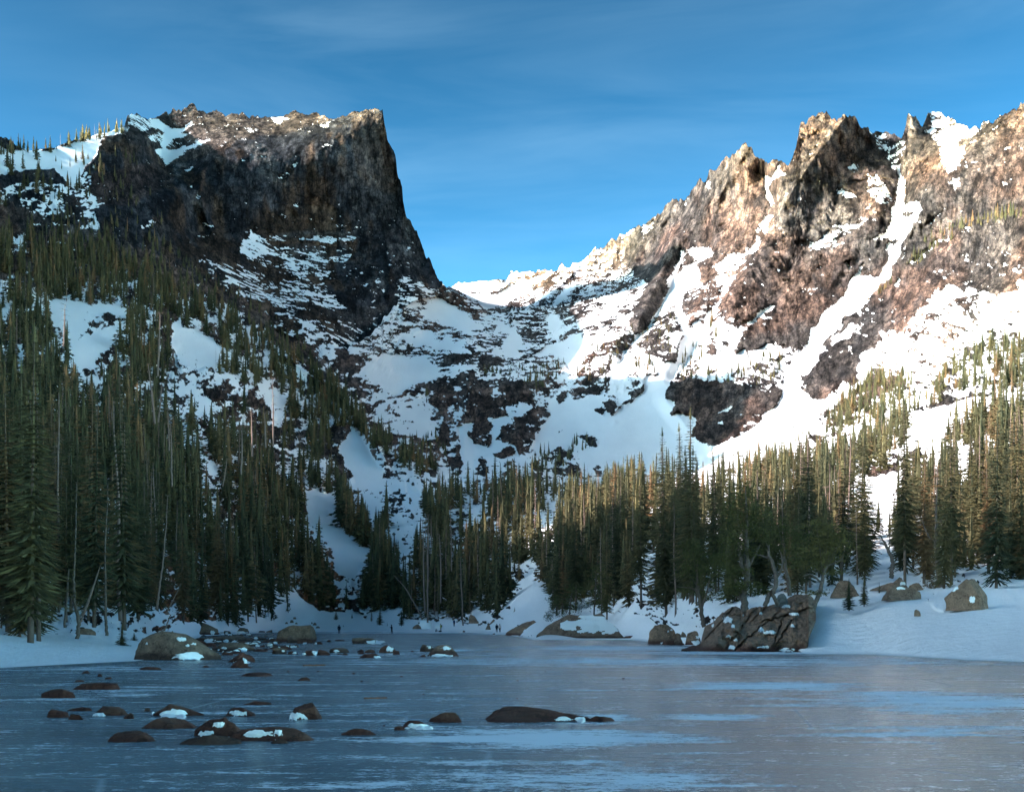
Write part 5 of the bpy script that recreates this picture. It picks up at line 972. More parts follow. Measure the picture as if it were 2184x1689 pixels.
# the rock outcrop
OT = [(615, 938), (700, 922), (825, 882), (848, 775), (872, 692), (960, 650), (1060, 545), (1130, 500), (1200, 470), (1260, 498), (1340, 510), (1400, 485), (1540, 478), (1640, 455), (1700, 440), (1760, 405), (1830, 352), (1900, 345), (2000, 345), (2050, 385), (2085, 460)]
OB = [(615, 946), (1250, 956), (1600, 968), (1850, 978), (1990, 980), (2010, 800), (2085, 620)]
ox = np.arange(615, 2085, 5.5); s_ = ZT[13]; oxs = s_[0] + ox * s_[2]
ot = s_[1] + np.interp(ox, [q[0] for q in OT], [q[1] for q in OT]) * s_[2]; ob = s_[1] + np.interp(ox, [q[0] for q in OB], [q[1] for q in OB]) * s_[2] + .6
BLOCKS = [((1190, 470), (870, 850)), ((1395, 540), (1190, 800)), ((1640, 560), (1250, 900)), ((1700, 640), (1620, 880)), ((1830, 620), (1640, 900)), ((1540, 480), (1400, 620)), ((2000, 500), (1500, 640)), ((1060, 560), (1350, 600))]
no, mo = 120, len(ox); T_ = np.linspace(0, 1, no)[:, None]
OX = np.broadcast_to(oxs, (no, mo)).copy(); jt = 1.6 * fbm(np.stack([oxs / 5, 0 * oxs, 0 * oxs], -1), 4, 6)
OY = (ot + jt) + (ob - ot - jt) * T_; x, y = OX.ravel(), OY.ravel()
D = 89 + 15 * (1 - T_.repeat(mo, 1).ravel()) ** 1.4 + 1.2 * ss(1740, 1500, x) - 1.5 * ss(1480, 1600, x) + 5 * ss(1722, 1745, x)
Pq = ray(x, y) * 90
wq_ = 3.2 * fbm(np.stack([x / 9, y / 9, 0 * x], -1), 4, 55); x_, y_ = x, y; xw, yw = x + wq_, y + 2.2 * fbm(np.stack([x / 7, y / 7, 0 * x + 5], -1), 4, 57)
for (a_, b_) in BLOCKS:
    l = zt(13, [a_, b_]); sd = segdist(xw, yw, l); D = D + .9 * np.exp(-(sd / 1.3) ** 2); side = np.sign((xw - l[0][0]) * (l[1][1] - l[0][1]) - (yw - l[0][1]) * (l[1][0] - l[0][0])); D = D + .5 * side * np.exp(-sd / 9.)
D = D - (2.3 * ridged(Pq @ ROT.T * np.array([.45, .45, .6]), 4, 3, .55) + 1.1 * fbm(Pq * .9, 5, 9, .65)) * (1 - T_.repeat(mo, 1).ravel() ** 8)
oP = ray(x, y) * D[:, None] + [0, 0, CAMH]; oP[-mo:, 2] -= .1
V, _, _, nr2 = back_rows(oP, np.zeros(len(oP)), np.zeros((len(oP), 3)), no, mo, ((1.5, -.3), (5, -2.5), (8, -7)))
outc = bpy.data.objects.new('rock_outcrop', None); COL.objects.link(outc); outc.location = P3(1600, 1385, 95)
om = mesh_np('outcrop_rock', V - np.array(outc.location), grid_faces(nr2, mo), [MOR]); link('outcrop_rock', om, outc)
bo = bvh_of(om, Matrix.Translation(outc.location))
for k, q in enumerate(((1060, 1178, 582, 665), (945, 975, 668, 712), (1158, 1204, 682, 716), (1098, 1166, 800, 832), (1184, 1232, 846, 862), (1455, 1530, 708, 762), (1508, 1650, 752, 786), (1700, 1815, 462, 502), (1785, 1900, 552, 582), (1115, 1210, 912, 958), (1440, 1612, 910, 970), (1680, 1860, 942, 980), (1455, 1505, 553, 572), (1800, 1860, 680, 712), (1280, 1300, 578, 592))):
    l = zt(13, [(q[0], q[2]), (q[1], q[3])]); sm = drape(l[0][0], l[1][0], l[0][1], l[1][1], [bo], thick=.16, seed=k)
    if sm is not None:
        for v in sm.vertices: v.co -= outc.location
        link('snow_patch', sm, outc)
tag(outc, 'large cracked brown rock outcrop with snow in its ledges on the right shore', 'rock outcrop')
stone(13, 1640, 1810, 330, 462, 'smooth pale grey boulder on top of the cracked outcrop', stone_mat('pale_granite', (.24, .22, .20), (.2, .18, .16), -5., (.25, .23, .21), .3), d=100, rough=.15, peak=.8, cat='boulder', name='boulder', skew=.25)
# logs frozen into the lake
def log(z, x0, x1, yb, rpx, label):
    s = ZT[z]; X0, X1, Y = s[0] + x0 * s[2], s[0] + x1 * s[2], s[1] + yb * s[2]; d = ice_d(Y); a = P3(X0, Y, d); b_ = P3(X1, Y - .6, d * 1.01); r = rpx * s[2] / F * d
    n = 12; pts = [np.array(a.lerp(b_, i / n)) + [0, 0, r * .6 + .2 * r * math.sin(i * 1.9)] for i in range(n + 1)]
    V, Fc = tube([pts[0] - [.001, 0, 0]] + pts + [pts[-1] + [.001, 0, 0]], [.001] + [r * (1 + .15 * math.sin(i * 2.3)) for i in range(n + 1)] + [.001], 9)
    root = bpy.data.objects.new('driftwood_log', None); COL.objects.link(root); root.location = a; V = V - np.array(a)
    link('log', mesh_np('log', V, Fc, [MLG]), root)
    for k in (3, 7, 10):
        q = np.array(pts[k]) - np.array(a); V, Fc = tube([q, q + [.02, -.02, r * 1.6]], [r * .3, r * .15], 5); link('branch_stub', mesh_np('branch_stub', V, Fc, [MLG]), root)
    tag(root, label, 'log')
MLG = simple('driftwood', (.20, .085, .05), var=.35, sc=8)
log(11, 175, 312, 99, 6, 'orange brown log lying on the ice, the farther of two'); log(11, 556, 698, 304, 6.5, 'orange brown log lying on the ice, the nearer of two')
# ---------------------------------------------------------------- gnarled pines, pale trunks and leaning dead wood
def cluster(g, c, rx, ry, rz, n, s):
    u = g.normal(size=(n, 3)); u /= np.linalg.norm(u, axis=1, keepdims=True); r = g.random(n)[:, None] ** .45
    P = c + u * r * np.array([rx, ry, rz]) * (1 + .35 * fbm(u * 2.1 + c[0], 3, 3)[:, None]); a = g.normal(size=(n, 3)) * [1, 1, .45]; b_ = g.normal(size=(n, 3)) * [1, 1, .45]
    a /= np.linalg.norm(a, axis=1, keepdims=True); b_ /= np.linalg.norm(b_, axis=1, keepdims=True)
    k = s * g.uniform(.5, 1.5, (n, 1)); return np.stack([P, P + a * k, P + b_ * k * .55], 1)
def limb_tree(name, z, d, trunk, limbs, clusters, label, cat='tree', bark=None, needles=None, dens=1., depth=.7, twigs=0, sprays=None, seed=0, group=None):
    g = np.random.default_rng(900 + seed); s = ZT[z]; bark = bark or MGW; needles = needles or MPN
    def W(q, off=0.): return np.array(P3(s[0] + q[0] * s[2], s[1] + q[1] * s[2], d + off))
    base = W(trunk[0]); base[2] -= .1; root = bpy.data.objects.new(name, None); COL.objects.link(root); root.location = base
    pxm = s[2] / F * d
    def smooth(pts, offs):
        P = np.array([W(q, o) for q, o in zip(pts, offs)]); R_ = np.array([q[2] * pxm for q in pts]); t = np.linspace(0, len(pts) - 1, (len(pts) - 1) * 4 + 1); i = np.arange(len(pts))
        Pn = np.stack([np.interp(t, i, P[:, k]) for k in range(3)], 1); K = Pn.copy(); K[1:-1] = (Pn[:-2] + 2 * Pn[1:-1] + Pn[2:]) / 4
        K[1:-1] += g.normal(size=K[1:-1].shape) * np.interp(t, i, R_)[1:-1, None] * .22
        return K, np.interp(t, i, R_)
    K, R_ = smooth(trunk, [0] * len(trunk)); V, Fc = tube(K - base, R_, 8); link('trunk', mesh_np('trunk', V, Fc, [bark]), root)
    tw = []
    for L in limbs:
        oo = np.linspace(0, g.uniform(-1, 1) * 1.0, len(L)); Kl, Rl = smooth(L, oo); V, Fc = tube(Kl - base, Rl, 6); link('limb', mesh_np('limb', V, Fc, [bark]), root); tw.append((Kl, Rl))
    if twigs:
        Vs, Fs, off = [], [], 0
        for kk in range(twigs):
            Kt, Rt = ([(K, R_)] + tw)[g.integers(len(tw) + 1)]; i = g.integers(len(Kt) // 4, len(Kt)); l = g.uniform(12, 45) * pxm; a = g.uniform(0, 6.28)
            q0 = Kt[i] - base; q2 = q0 + [math.cos(a) * l, math.sin(a) * l, g.uniform(-.4, .35) * l]; q1 = (q0 + q2) / 2 + [0, 0, .1 * l]
            V, Fc = tube([q0, q1, q2], [.9 * pxm, .6 * pxm, .2 * pxm], 4); Vs.append(V); Fs.append(np.array(Fc) + off); off += len(V)
        o = link('twigs', mesh_np('twigs', np.concatenate(Vs), np.concatenate(Fs), [bark]), root); o['kind'] = 'stuff'
    T = []
    for c in clusters:
        rx, rz = c[2] * pxm, c[3] * pxm; n = int(900 * dens * max(.4, c[2] * c[3] / 8000)); T.append(cluster(g, W(c, g.uniform(-.5, .5)) - base, rx * 1.1, rx * depth, rz * 1.1, n, 8 * pxm + .08))
        V, Fc = tube([K[len(K) * 2 // 3] - base, W(c) - base], [2.2 * pxm, .8 * pxm], 5); link('limb', mesh_np('limb', V, Fc, [bark]), root)
    if sprays:
        f0, f1, n, l0, l1 = sprays
        for kk in range(n):
            f = g.uniform(f0, f1); i = int(f * (len(K) - 1)); l = (l0 + (l1 - l0) * (f - f0) / (f1 - f0)) * pxm * g.uniform(.5, 1.2); a = g.uniform(0, 6.28); c0 = K[i] - base
            for e in (.35, .7, 1.0):
                T.append(cluster(g, c0 + [math.cos(a) * l * e, math.sin(a) * l * e, -.22 * l * e], l * .24, l * .24, l * .07, 16, 3.5 * pxm + .05))
    if T: link('crown', soup('crown', np.concatenate(T), needles), root)
    tag(root, label, cat, group); return root
S16 = lambda *q: q
limb_tree('limber_pine', 16, 99, [(640, 905, 26), (625, 820, 22), (650, 700, 19), (655, 600, 16), (650, 470, 13), (650, 300, 9), (640, 80, 3)], [[(650, 700, 15), (612, 600, 13), (600, 470, 9)], [(630, 860, 16), (590, 790, 12), (575, 700, 8)], [(650, 640, 10), (690, 560, 8), (740, 470, 5)]],
  [(640, 130, 80, 90), (560, 240, 90, 70), (710, 260, 100, 70), (620, 350, 130, 70), (740, 400, 90, 50), (540, 440, 110, 55), (660, 520, 110, 45), (500, 560, 80, 50), (580, 650, 110, 45), (700, 770, 95, 42), (560, 770, 90, 42), (620, 740, 100, 40)], 'large many-trunked pine growing on the top of the cracked outcrop', seed=1, dens=1.3)
limb_tree('twisted_dead_pine', 16, 98, [(770, 880, 15), (800, 810, 16), (845, 750, 15), (850, 680, 13), (825, 590, 12), (795, 535, 9), (800, 470, 4)], [[(860, 870, 14), (820, 800, 12), (815, 780, 10)], [(795, 552, 7), (740, 540, 5), (695, 528, 2)], [(850, 690, 8), (885, 640, 7), (892, 570, 6), (878, 515, 2)], [(800, 500, 4), (782, 460, 2)]], [], 'twisted bare grey pine snag beside the smooth pale boulder', 'dead tree', twigs=14, seed=2)
limb_tree('limber_pine', 16, 103, [(940, 810, 15), (930, 720, 13), (915, 650, 12), (905, 560, 8), (900, 430, 4)], [], [(900, 400, 110, 70), (960, 500, 100, 50), (850, 480, 90, 55), (930, 590, 110, 40), (860, 330, 80, 60), (1000, 420, 80, 50)], 'dark trunked pine standing just right of the twisted snag', seed=3)
limb_tree('limber_pine', 16, 97, [(1068, 1008, 22), (1080, 930, 18), (1115, 850, 16), (1145, 770, 14), (1158, 690, 12), (1185, 610, 9), (1200, 540, 5)], [[(1150, 720, 7), (1080, 660, 6), (1030, 680, 3)], [(1190, 610, 7), (1240, 590, 6), (1290, 565, 4), (1300, 530, 2)], [(1130, 800, 6), (1100, 800, 3)]],
  [(1100, 600, 100, 42), (1200, 560, 130, 45), (1250, 480, 120, 50), (1140, 450, 120, 50), (1050, 520, 90, 42), (1220, 655, 90, 22), (1120, 790, 80, 20), (1200, 380, 110, 55), (1120, 340, 90, 55), (1290, 420, 90, 45)], 'leaning pine with bent trunk rising from the right snow bank', seed=4)
limb_tree('limber_pine', 16, 112, [(365, 1020, 15), (350, 930, 14), (330, 820, 12), (318, 740, 9), (315, 600, 4)], [[(345, 900, 9), (380, 800, 6), (400, 700, 3)], [(330, 830, 6), (300, 760, 4), (180, 750, 2)]], [(320, 560, 110, 80), (400, 640, 90, 50), (250, 640, 90, 50), (370, 720, 110, 40), (280, 480, 80, 60), (450, 560, 80, 50), (420, 800, 90, 45), (240, 780, 70, 35)], 'pine with a reddish leaning trunk left of the cracked outcrop', bark=MBK, seed=5)
limb_tree('twisted_dead_pine', 16, 118, [(1620, 690, 16), (1628, 640, 15), (1632, 590, 13), (1612, 530, 12), (1590, 480, 10), (1560, 430, 5)], [[(1585, 470, 6), (1540, 455, 5), (1488, 468, 2)], [(1560, 430, 4), (1545, 400, 3), (1500, 390, 1)], [(1600, 500, 7), (1615, 470, 5), (1655, 480, 2)], [(1605, 470, 5), (1612, 420, 3), (1605, 370, 1)], [(1618, 540, 5), (1640, 525, 2)], [(1560, 530, 3), (1520, 520, 2)]], [], 'twisted grey snag standing above the crest boulders', 'dead tree', twigs=18, seed=6)
limb_tree('pale_trunked_spruce', 16, 108, [(1950, 800, 24), (1945, 700, 22), (1930, 560, 15), (1920, 430, 10), (1925, 200, 6), (1930, -60, 3)], [[(1920, 445, 6), (1880, 420, 5), (1850, 370, 4), (1825, 290, 2)], [(1925, 490, 6), (1990, 440, 5), (2090, 400, 2)], [(1920, 350, 5), (1960, 300, 3), (1990, 260, 1)]], [(1930, 800, 85, 70), (1900, 740, 60, 40), (1980, 860, 40, 50), (1985, 900, 25, 45)], 'tall pale trunked spruce on the right bank with low dark skirt', sprays=(.45, 1, 90, 90, 35), twigs=26, needles=MN, seed=7)
limb_tree('limber_pine', 8, 205, [(820, 1060, 7), (830, 940, 6), (850, 780, 4)], [], [(690, 980, 80, 50), (680, 870, 70, 50), (800, 880, 120, 70), (860, 780, 120, 60), (770, 990, 80, 36), (640, 1020, 40, 40), (880, 930, 90, 60)], 'round bushy pine left of the snow-topped mound', seed=8, dens=.8)
limb_tree('limber_pine', 8, 198, [(1040, 1010, 7), (1050, 850, 6), (1060, 640, 4)], [], [(1050, 620, 90, 60), (1080, 710, 110, 60), (1030, 800, 120, 60), (1100, 880, 110, 50), (1000, 900, 100, 45), (1130, 950, 60, 40)], 'tall bushy pine rising straight behind the snow-topped mound', seed=9, dens=.8)
# left bank
limb_tree('pale_trunked_spruce', 17, 90, [(188, 1335, 22), (215, 1270, 20), (240, 1180, 18), (250, 1080, 18), (240, 990, 17), (215, 880, 14), (208, 740, 11), (215, 560, 9), (222, 400, 8), (226, 150, 6), (230, -150, 3)], [[(250, 1040, 7), (300, 960, 6), (380, 740, 5), (440, 570, 3)]], [], 'curved pale trunked spruce rooted in the left snow bank', sprays=(.42, 1, 110, 70, 60), twigs=50, needles=MN, seed=10)
limb_tree('pale_trunked_spruce', 17, 98, [(497, 1245, 18), (493, 1160, 15), (490, 1060, 13), (486, 860, 11), (484, 700, 10), (480, 380, 8), (500, 60, 5), (505, -150, 3)], [], [], 'straight pale trunked spruce at the right end of the left snow bank', sprays=(.42, 1, 110, 85, 60), twigs=36, needles=MN, seed=11)
limb_tree('leaning_dead_tree', 17, 102, [(262, 1070, 10), (300, 980, 10), (345, 860, 9), (385, 740, 7), (430, 600, 4)], [], [], 'thin dead trunk leaning across behind the curved pale spruce', 'dead tree', bark=MDW, twigs=14, seed=12)
limb_tree('bare_dead_tree', 17, 104, [(130, 1115, 12), (140, 960, 10), (152, 800, 8), (165, 600, 5)], [], [], 'bare pale trunk left of the curved pale spruce', 'dead tree', bark=MGW, twigs=22, seed=13)
limb_tree('leaning_dead_spruce', 17, 132, [(932, 950, 11), (950, 820, 10), (968, 680, 9), (990, 500, 8), (1005, 350, 6), (1020, 150, 4), (1028, -40, 2)], [], [], 'leaning brown dead spruce full of bare twigs behind the lichen boulder', 'dead tree', bark=MDW, twigs=150, seed=14)
limb_tree('leaning_dead_tree', 17, 120, [(1000, 1140, 8), (1030, 1060, 6), (1055, 1000, 4)], [], [], 'short leaning stick above the big lichen-green boulder', 'dead tree', bark=MDW, twigs=4, seed=15)
limb_tree('leaning_dead_tree', 17, 124, [(1010, 1000, 5), (1070, 880, 5), (1145, 735, 3)], [], [], 'slim dead pole leaning right above the lichen-green boulder', 'dead tree', bark=MDW, twigs=16, seed=16)
limb_tree('leaning_dead_tree', 7, 335, [(1505, 1045, 7), (1470, 960, 6), (1425, 880, 6), (1360, 770, 5), (1290, 690, 3), (1255, 655, 1)], [], [], 'long brown pole leaning left over the far snow mound', 'dead tree', bark=MDW, twigs=12, seed=17)
for i, (t_, lb) in enumerate((([(1530, 985, 8), (1518, 700, 7), (1515, 400, 5), (1508, 180, 2)], 'left trunk of the tall bare brown pair on the far shore'), ([(1552, 1070, 8), (1552, 700, 7), (1556, 400, 6), (1556, 130, 2)], 'right trunk of the tall bare brown pair on the far shore'),
    ([(1666, 900, 6), (1668, 600, 6), (1662, 450, 4), (1655, 300, 2)], 'bare reddish trunk right of the tall brown pair'), ([(1862, 1095, 7), (1855, 900, 6), (1842, 640, 4), (1838, 500, 1)], 'slim bare trunk among the far shore spruces'), ([(1760, 620, 5), (1758, 300, 4), (1750, 60, 2)], 'bare trunk high in the far shore stand'))):
    limb_tree('bare_dead_tree', 7, 330, t_, [], [], lb, 'dead tree', bark=MDW, twigs=46, seed=20 + i)
for i, (x0, y0, x1, y1, r_) in enumerate(((700, 1560, 690, 1290, 8), (970, 1800, 960, 1500, 6), (1110, 1500, 1098, 1000, 8), (1240, 1500, 1232, 1150, 6), (560, 1540, 545, 1080, 8), (1310, 1500, 1300, 1330, 6), (235, 1650, 215, 1380, 6), (1480, 1420, 1490, 1200, 5))):
    limb_tree('bare_dead_tree', 5, 160 + 6 * i, [(x0, y0, r_), ((x0 + x1) / 2, (y0 + y1) / 2, r_ * .8), (x1, y1, r_ * .3)], [], [], f'bare pinkish trunk in the sunlit stand behind the outcrop, {ordn([6, 4, 0, 1, 2, 3, 5, 7].index(i))} from the left', 'dead tree', bark=MDW, twigs=40, seed=30 + i, group='bare trunks in the sunlit stand')
for i, (x0, y0, x1, y1, r_) in enumerate(((725, 680, 740, 260, 7), (705, 1000, 660, 600, 8), (728, 990, 752, 720, 6), (416, 1130, 414, 900, 7), (1285, 1340, 1290, 1030, 7), (1360, 1220, 1352, 900, 7), (1450, 1160, 1440, 930, 7), (1500, 1150, 1495, 700, 6), (800, 1180, 790, 900, 6), (820, 1420, 808, 960, 6), (870, 1640, 880, 1400, 7), (265, 1640, 268, 1200, 9), (90, 480, 100, 200, 6), (1160, 1420, 1190, 1240, 5))):
    limb_tree('bare_dead_tree', 6, 175 + 34 * ((i * 5) % 9), [(x0, y0, r_), ((x0 + x1) / 2 + 3, (y0 + y1) / 2, r_ * .8), (x1, y1, r_ * .25)], [], [], f'bare reddish trunk in the shaded left forest, {ordn([12, 11, 3, 1, 0, 2, 8, 9, 10, 13, 4, 5, 6, 7].index(i))} from the left', 'dead tree', bark=MDW, twigs=46, seed=50 + i, group='bare trunks in the shaded left forest')
# saplings
def sapling(z, x, yb, yt, d, label, v=0, wide=1.3, n='sapling'):
    s = ZT[z]; H = (yb - yt) * s[2] / F * d; r = bpy.data.objects.new(n, None); COL.objects.link(r); r.location = P3(s[0] + x * s[2], s[1] + yb * s[2], d); r.scale = (H * wide, H * wide, H); r.rotation_euler = (0, 0, v * 1.7)
    link('trunk', SPR[v % 7][1], r); link('crown', SPR[v % 7][0], r); tag(r, label, 'sapling')
sapling(14, 612, 590, 190, 98, 'young fir with flat spread boughs on the right snow bank', 3, 1.6); sapling(14, 800, 535, 130, 101, 'leaning young fir right of the spread-bough fir', 0, 1.4); sapling(14, 990, 378, 235, 108, 'tiny fir below the crest slab', 2, 1.3)
sapling(15, 900, 800, 420, 86, 'bushy yellowish young pine beside the lichen-green boulder', 3, 2.0); sapling(15, 1050, 690, 560, 96, 'low dark bush behind the lichen-green boulder', 0, 4.)
sapling(12, 600, 215, 0, 318, 'small dark spruce alone on the snow, right of its slimmer neighbour', 3, 1.5); sapling(12, 508, 175, 20, 322, 'slim small spruce on the snow left of the broader one', 2, 1.3); sapling(12, 295, 142, 85, 325, 'knee-high spruce on the snow near the left skater', 3, 1.6); sapling(12, 680, 228, 180, 315, 'tiny spruce tip in the snow under the small spruces', 2, 1.4)
sapling(12, 835, 225, 60, 312, 'broad young spruce at the forest edge left of the tall snow mound', 0, 1.8); sapling(12, 2070, 190, 20, 318, 'small spruce on the snow ramp above the couple', 3, 1.6); sapling(12, 120, 160, 60, 322, 'wide leaning bush at the foot of the gully', 0, 2.6); sapling(12, 200, 236, 210, 312, 'tiny spruce beside the left skater', 3, 1.5)
# ---------------------------------------------------------------- people
def remeshed(parts, voxel, name):
    Vs, Fs, off = [], [], 0
    for pts, rad in parts:
        pts = [np.array(q, float) for q in pts]
        a, b_ = pts[0] - (pts[1] - pts[0]) / (np.linalg.norm(pts[1] - pts[0]) + 1e-9) * rad[0] * .6, pts[-1] + (pts[-1] - pts[-2]) / (np.linalg.norm(pts[-1] - pts[-2]) + 1e-9) * rad[-1] * .6
        V, Fc = tube([a] + pts + [b_], [rad[0] * .35] + list(rad) + [rad[-1] * .35], 10); n = len(V)
        Fc = [tuple(i + off for i in f) for f in Fc]; Fc += [tuple(off + i for i in range(9, -1, -1)), tuple(off + n - 10 + i for i in range(10))]
        Vs.append(V); Fs += Fc; off += n
    me = bpy.data.meshes.new(name); me.from_pydata(np.concatenate(Vs).tolist(), [], Fs); o = bpy.data.objects.new(name, me); COL.objects.link(o)
    m = o.modifiers.new('r', 'REMESH'); m.mode = 'VOXEL'; m.voxel_size = voxel; m.use_smooth_shade = True
    s = o.modifiers.new('s', 'SMOOTH'); s.iterations = 2
    dg = bpy.context.evaluated_depsgraph_get(); ev = bpy.data.meshes.new_from_object(o.evaluated_get(dg)); bpy.data.objects.remove(o); ev.name = name
    return ev
def person(x, yf, hpx, d, label, jacket, trousers, turn=0., pose='walk', hair=None, hood=False, backpack=None):
    def lp(a, b_, f): return [a[i] + (b_[i] - a[i]) * f for i in range(3)]
    if pose == 'walk': hipz = .93; kn = [(-.10, -.12, .50), (.10, .16, .52)]; an = [(-.10, .10, .09), (.10, .12, .16)]; el_ = [(-.27, .10, 1.12), (.27, -.12, 1.12)]; wr = [(-.25, -.04, .88), (.25, -.16, .90)]
    elif pose == 'stand': hipz = .94; kn = [(-.10, -.02, .50), (.10, -.02, .50)]; an = [(-.11, .0, .09), (.11, .0, .09)]; el_ = [(-.25, .02, 1.12), (.25, .02, 1.12)]; wr = [(-.24, -.10, .90), (.24, -.06, .88)]
    elif pose == 'phone': hipz = .93; kn = [(-.10, -.10, .50), (.10, .10, .51)]; an = [(-.10, -.06, .09), (.10, .20, .12)]; el_ = [(-.24, -.05, 1.12), (.24, -.05, 1.12)]; wr = [(-.08, -.32, 1.22), (.08, -.32, 1.22)]
    else: hipz = .14; kn = [(-.12, -.42, .42), (.12, -.44, .34)]; an = [(-.12, -.78, .10), (.12, -.86, .08)]; el_ = [(-.27, -.10, .42), (.27, -.10, .42)]; wr = [(-.16, -.32, .36), (.16, -.32, .34)]
    sit = pose == 'sit'; up = hipz; lean = -.06 if not sit else -.12
    hip = [(-.10, 0, up), (.10, 0, up)]; pel = (0, 0, up + .04); ch = (0, lean * .5, up + .36); nk = (0, lean, up + .56); hd = (0, lean - .02, up + .70); sh = [(-.19, lean * .9, up + .48), (.19, lean * .9, up + .48)]
    foot = [(a[0], a[1] - .17, a[2] - .05 if a[2] < .14 else a[2] - .07) for a in an]
    B = [([pel, lp(pel, ch, .5), ch, nk], [.15, .125, .15, .07]), ([nk, (hd[0], hd[1], hd[2] - .08)], [.06, .055]), ([(hd[0], hd[1] + .01, hd[2] - .05), (hd[0], hd[1], hd[2] + .05)], [.085, .095]), ([(hd[0], hd[1] - .085, hd[2] - .0), (hd[0], hd[1] - .115, hd[2] - .02)], [.014, .016])]
    for s in (0, 1):
        B += [([sh[s], el_[s]], [.06, .045]), ([el_[s], wr[s]], [.042, .028]), ([wr[s], lp(el_[s], wr[s], 1.35)], [.026, .034]), ([ch, sh[s]], [.10, .065]), ([hip[s], kn[s]], [.095, .06]), ([kn[s], an[s]], [.058, .038]), ([an[s], foot[s]], [.042, .035]), ([(hd[0] + (s * 2 - 1) * .088, hd[1], hd[2] + .01), (hd[0] + (s * 2 - 1) * .088, hd[1], hd[2] - .03)], [.014, .012])]
    Hm = hpx / F * d; sc = Hm / (1.75 if not sit else .98); root = bpy.data.objects.new('person', None); COL.objects.link(root); root.location = P3(x, yf, d); root.scale = (sc,) * 3; root.rotation_euler = (0, 0, turn)
    body = remeshed(B, .022, 'body'); body.materials.clear(); body.materials.append(MSK)
    bm = bmesh.new(); bm.from_mesh(body)
    for s in (0, 1):                                    # five separate curled fingers on each hand
        wv = np.array(wr[s]); dv = np.array(lp(el_[s], wr[s], 1.4)) - wv; dv /= np.linalg.norm(dv); sd = np.cross(dv, [0, 1, .2]); sd /= np.linalg.norm(sd); nv = np.cross(sd, dv)
        for k, (o_, l_) in enumerate(((-.03, .065), (-.01, .08), (.011, .075), (.03, .058), (-.045, .05))):
            p0 = wv + dv * (.07 if k < 4 else .03) + sd * o_; p1 = p0 + dv * l_ * .55 + (sd * -.02 if k == 4 else 0); p2 = p1 + dv * l_ * .3 + nv * l_ * .3
            V, Fc = tube([p0, p1, p2], [.0095, .009, .007], 6); vs = [bm.verts.new(q) for q in V]
            for f in Fc: bm.faces.new([vs[i] for i in f])
    bm.to_mesh(body); bm.free(); link('body', body, root)
    def fat(parts, k, nm, col):
        me = remeshed([(p_, [r + k for r in q]) for p_, q in parts], .026, nm); me.materials.clear(); me.materials.append(cloth(col)); link(nm, me, root)
    fat([([(0, 0, up - .02), lp(pel, ch, .5), ch, lp(ch, nk, .8)], [.165, .14, .16, .085])] + [([ch, sh[s]], [.10, .07]) for s in (0, 1)] + [([sh[s], el_[s], lp(el_[s], wr[s], .95)], [.065, .052, .038]) for s in (0, 1)], .022, 'jacket', jacket)
    fat([([pel, (0, 0, up - .04)], [.14, .13])] + [([hip[s], kn[s], lp(kn[s], an[s], .95)], [.10, .068, .052]) for s in (0, 1)], .014, 'trousers', trousers)
    for s in (0, 1): fat([([an[s], foot[s]], [.05, .04])], .012, 'boot', (.02, .02, .022))
    if hood: fat([([(hd[0], hd[1] + .035, hd[2] - .08), (hd[0], hd[1] + .03, hd[2] + .06)], [.10, .10])], .012, 'hood', jacket)
    else: fat([([(hd[0], hd[1] + .035, hd[2] + .0), (hd[0], hd[1] + .02, hd[2] + .07)], [.085, .085])] + ([([(hd[0], hd[1] + .07, hd[2]), (hd[0], hd[1] + .08, hd[2] - .28)], [.07, .05])] if hair == 'long' else []), .012, 'hair', (.03, .02, .015))
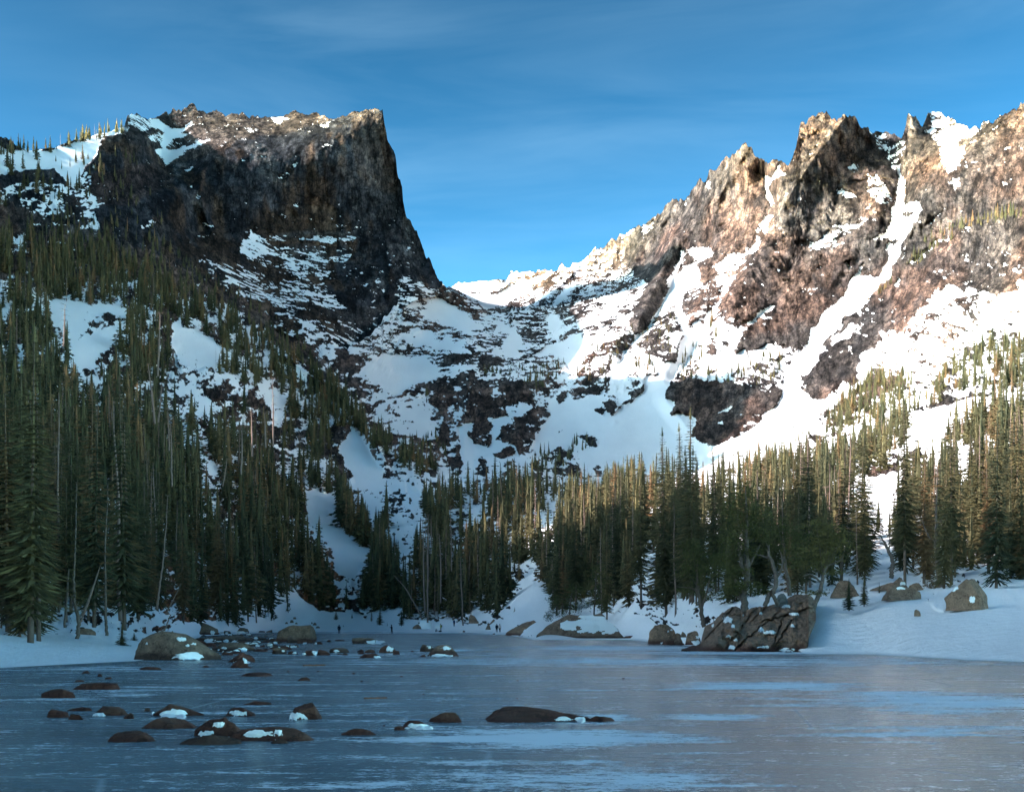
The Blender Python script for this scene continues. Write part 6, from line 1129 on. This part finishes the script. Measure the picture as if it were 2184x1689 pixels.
    for s in (-1, 1):
        V, Fc = tube([(hd[0] + s * .034, hd[1] - .086, hd[2] + .008), (hd[0] + s * .034, hd[1] - .100, hd[2] + .008)], [.011, .006], 6); link('eye', mesh_np('eye', V, Fc, [cloth((.03, .025, .02))]), root)
    if backpack: fat([([(0, lean + .22, up + .12), (0, lean + .22, up + .45)], [.11, .12])], .01, 'backpack', backpack)
    tag(root, label, 'person'); return root
_cl = {}
def cloth(c):
    if c not in _cl: _cl[c] = simple('cloth', c, var=.15, sc=10)
    return _cl[c]
MSK = simple('skin', (.45, .27, .19), rough=.6, var=.08)
person(723.2, 1351.2, 19.5, 275, 'person in dark navy hooded jacket skating away, the left of the two skaters', (.012, .017, .03), (.012, .014, .022), turn=math.pi, pose='walk', hood=True)
person(835.6, 1352, 20.5, 275, 'person in dark hooded coat and tights walking left, holding something at chest height', (.013, .015, .026), (.01, .012, .02), turn=-math.pi / 2, pose='phone', hood=True)
person(929.5, 1347.0, 7, 290, 'person in dark clothes sitting on the snow edge of the ice', (.012, .015, .028), (.012, .014, .02), turn=math.pi / 2, pose='sit', hood=True)
person(940.4, 1347.0, 17.5, 290, 'person in a yellow green jacket and tan trousers standing over the seated person', (.34, .33, .08), (.13, .10, .075), turn=-math.pi / 2.4, pose='stand', backpack=(.02, .02, .02))
person(968.5, 1335.5, 15, 318, 'person in a blue jacket half hidden among the far shore trunks', (.02, .05, .12), (.015, .02, .04), turn=.4, pose='stand')
person(1059.5, 1348, 18, 290, 'person in a dark jacket and black trousers, left of the couple', (.012, .016, .03), (.01, .011, .014), turn=math.pi * .95, pose='stand')
person(1066, 1347.9, 17.5, 290, 'person with long dark hair and a cream jacket, right of the couple', (.62, .52, .45), (.01, .013, .03), turn=math.pi * 1.05, pose='stand', hair='long')
bm_ = remeshed([([(0, 0, .12), (.5, 0, .14)], [.14, .12]), ([(.1, -.1, .22), (.3, -.1, .26)], [.06, .05])], .03, 'backpack'); bm_.materials.clear(); bm_.materials.append(cloth((.015, .015, .02))); tag(link('backpack', bm_, None, P3(936.5, 1347.2, 289)), 'dark backpack lying on the snow between the seated and the standing person', 'backpack')
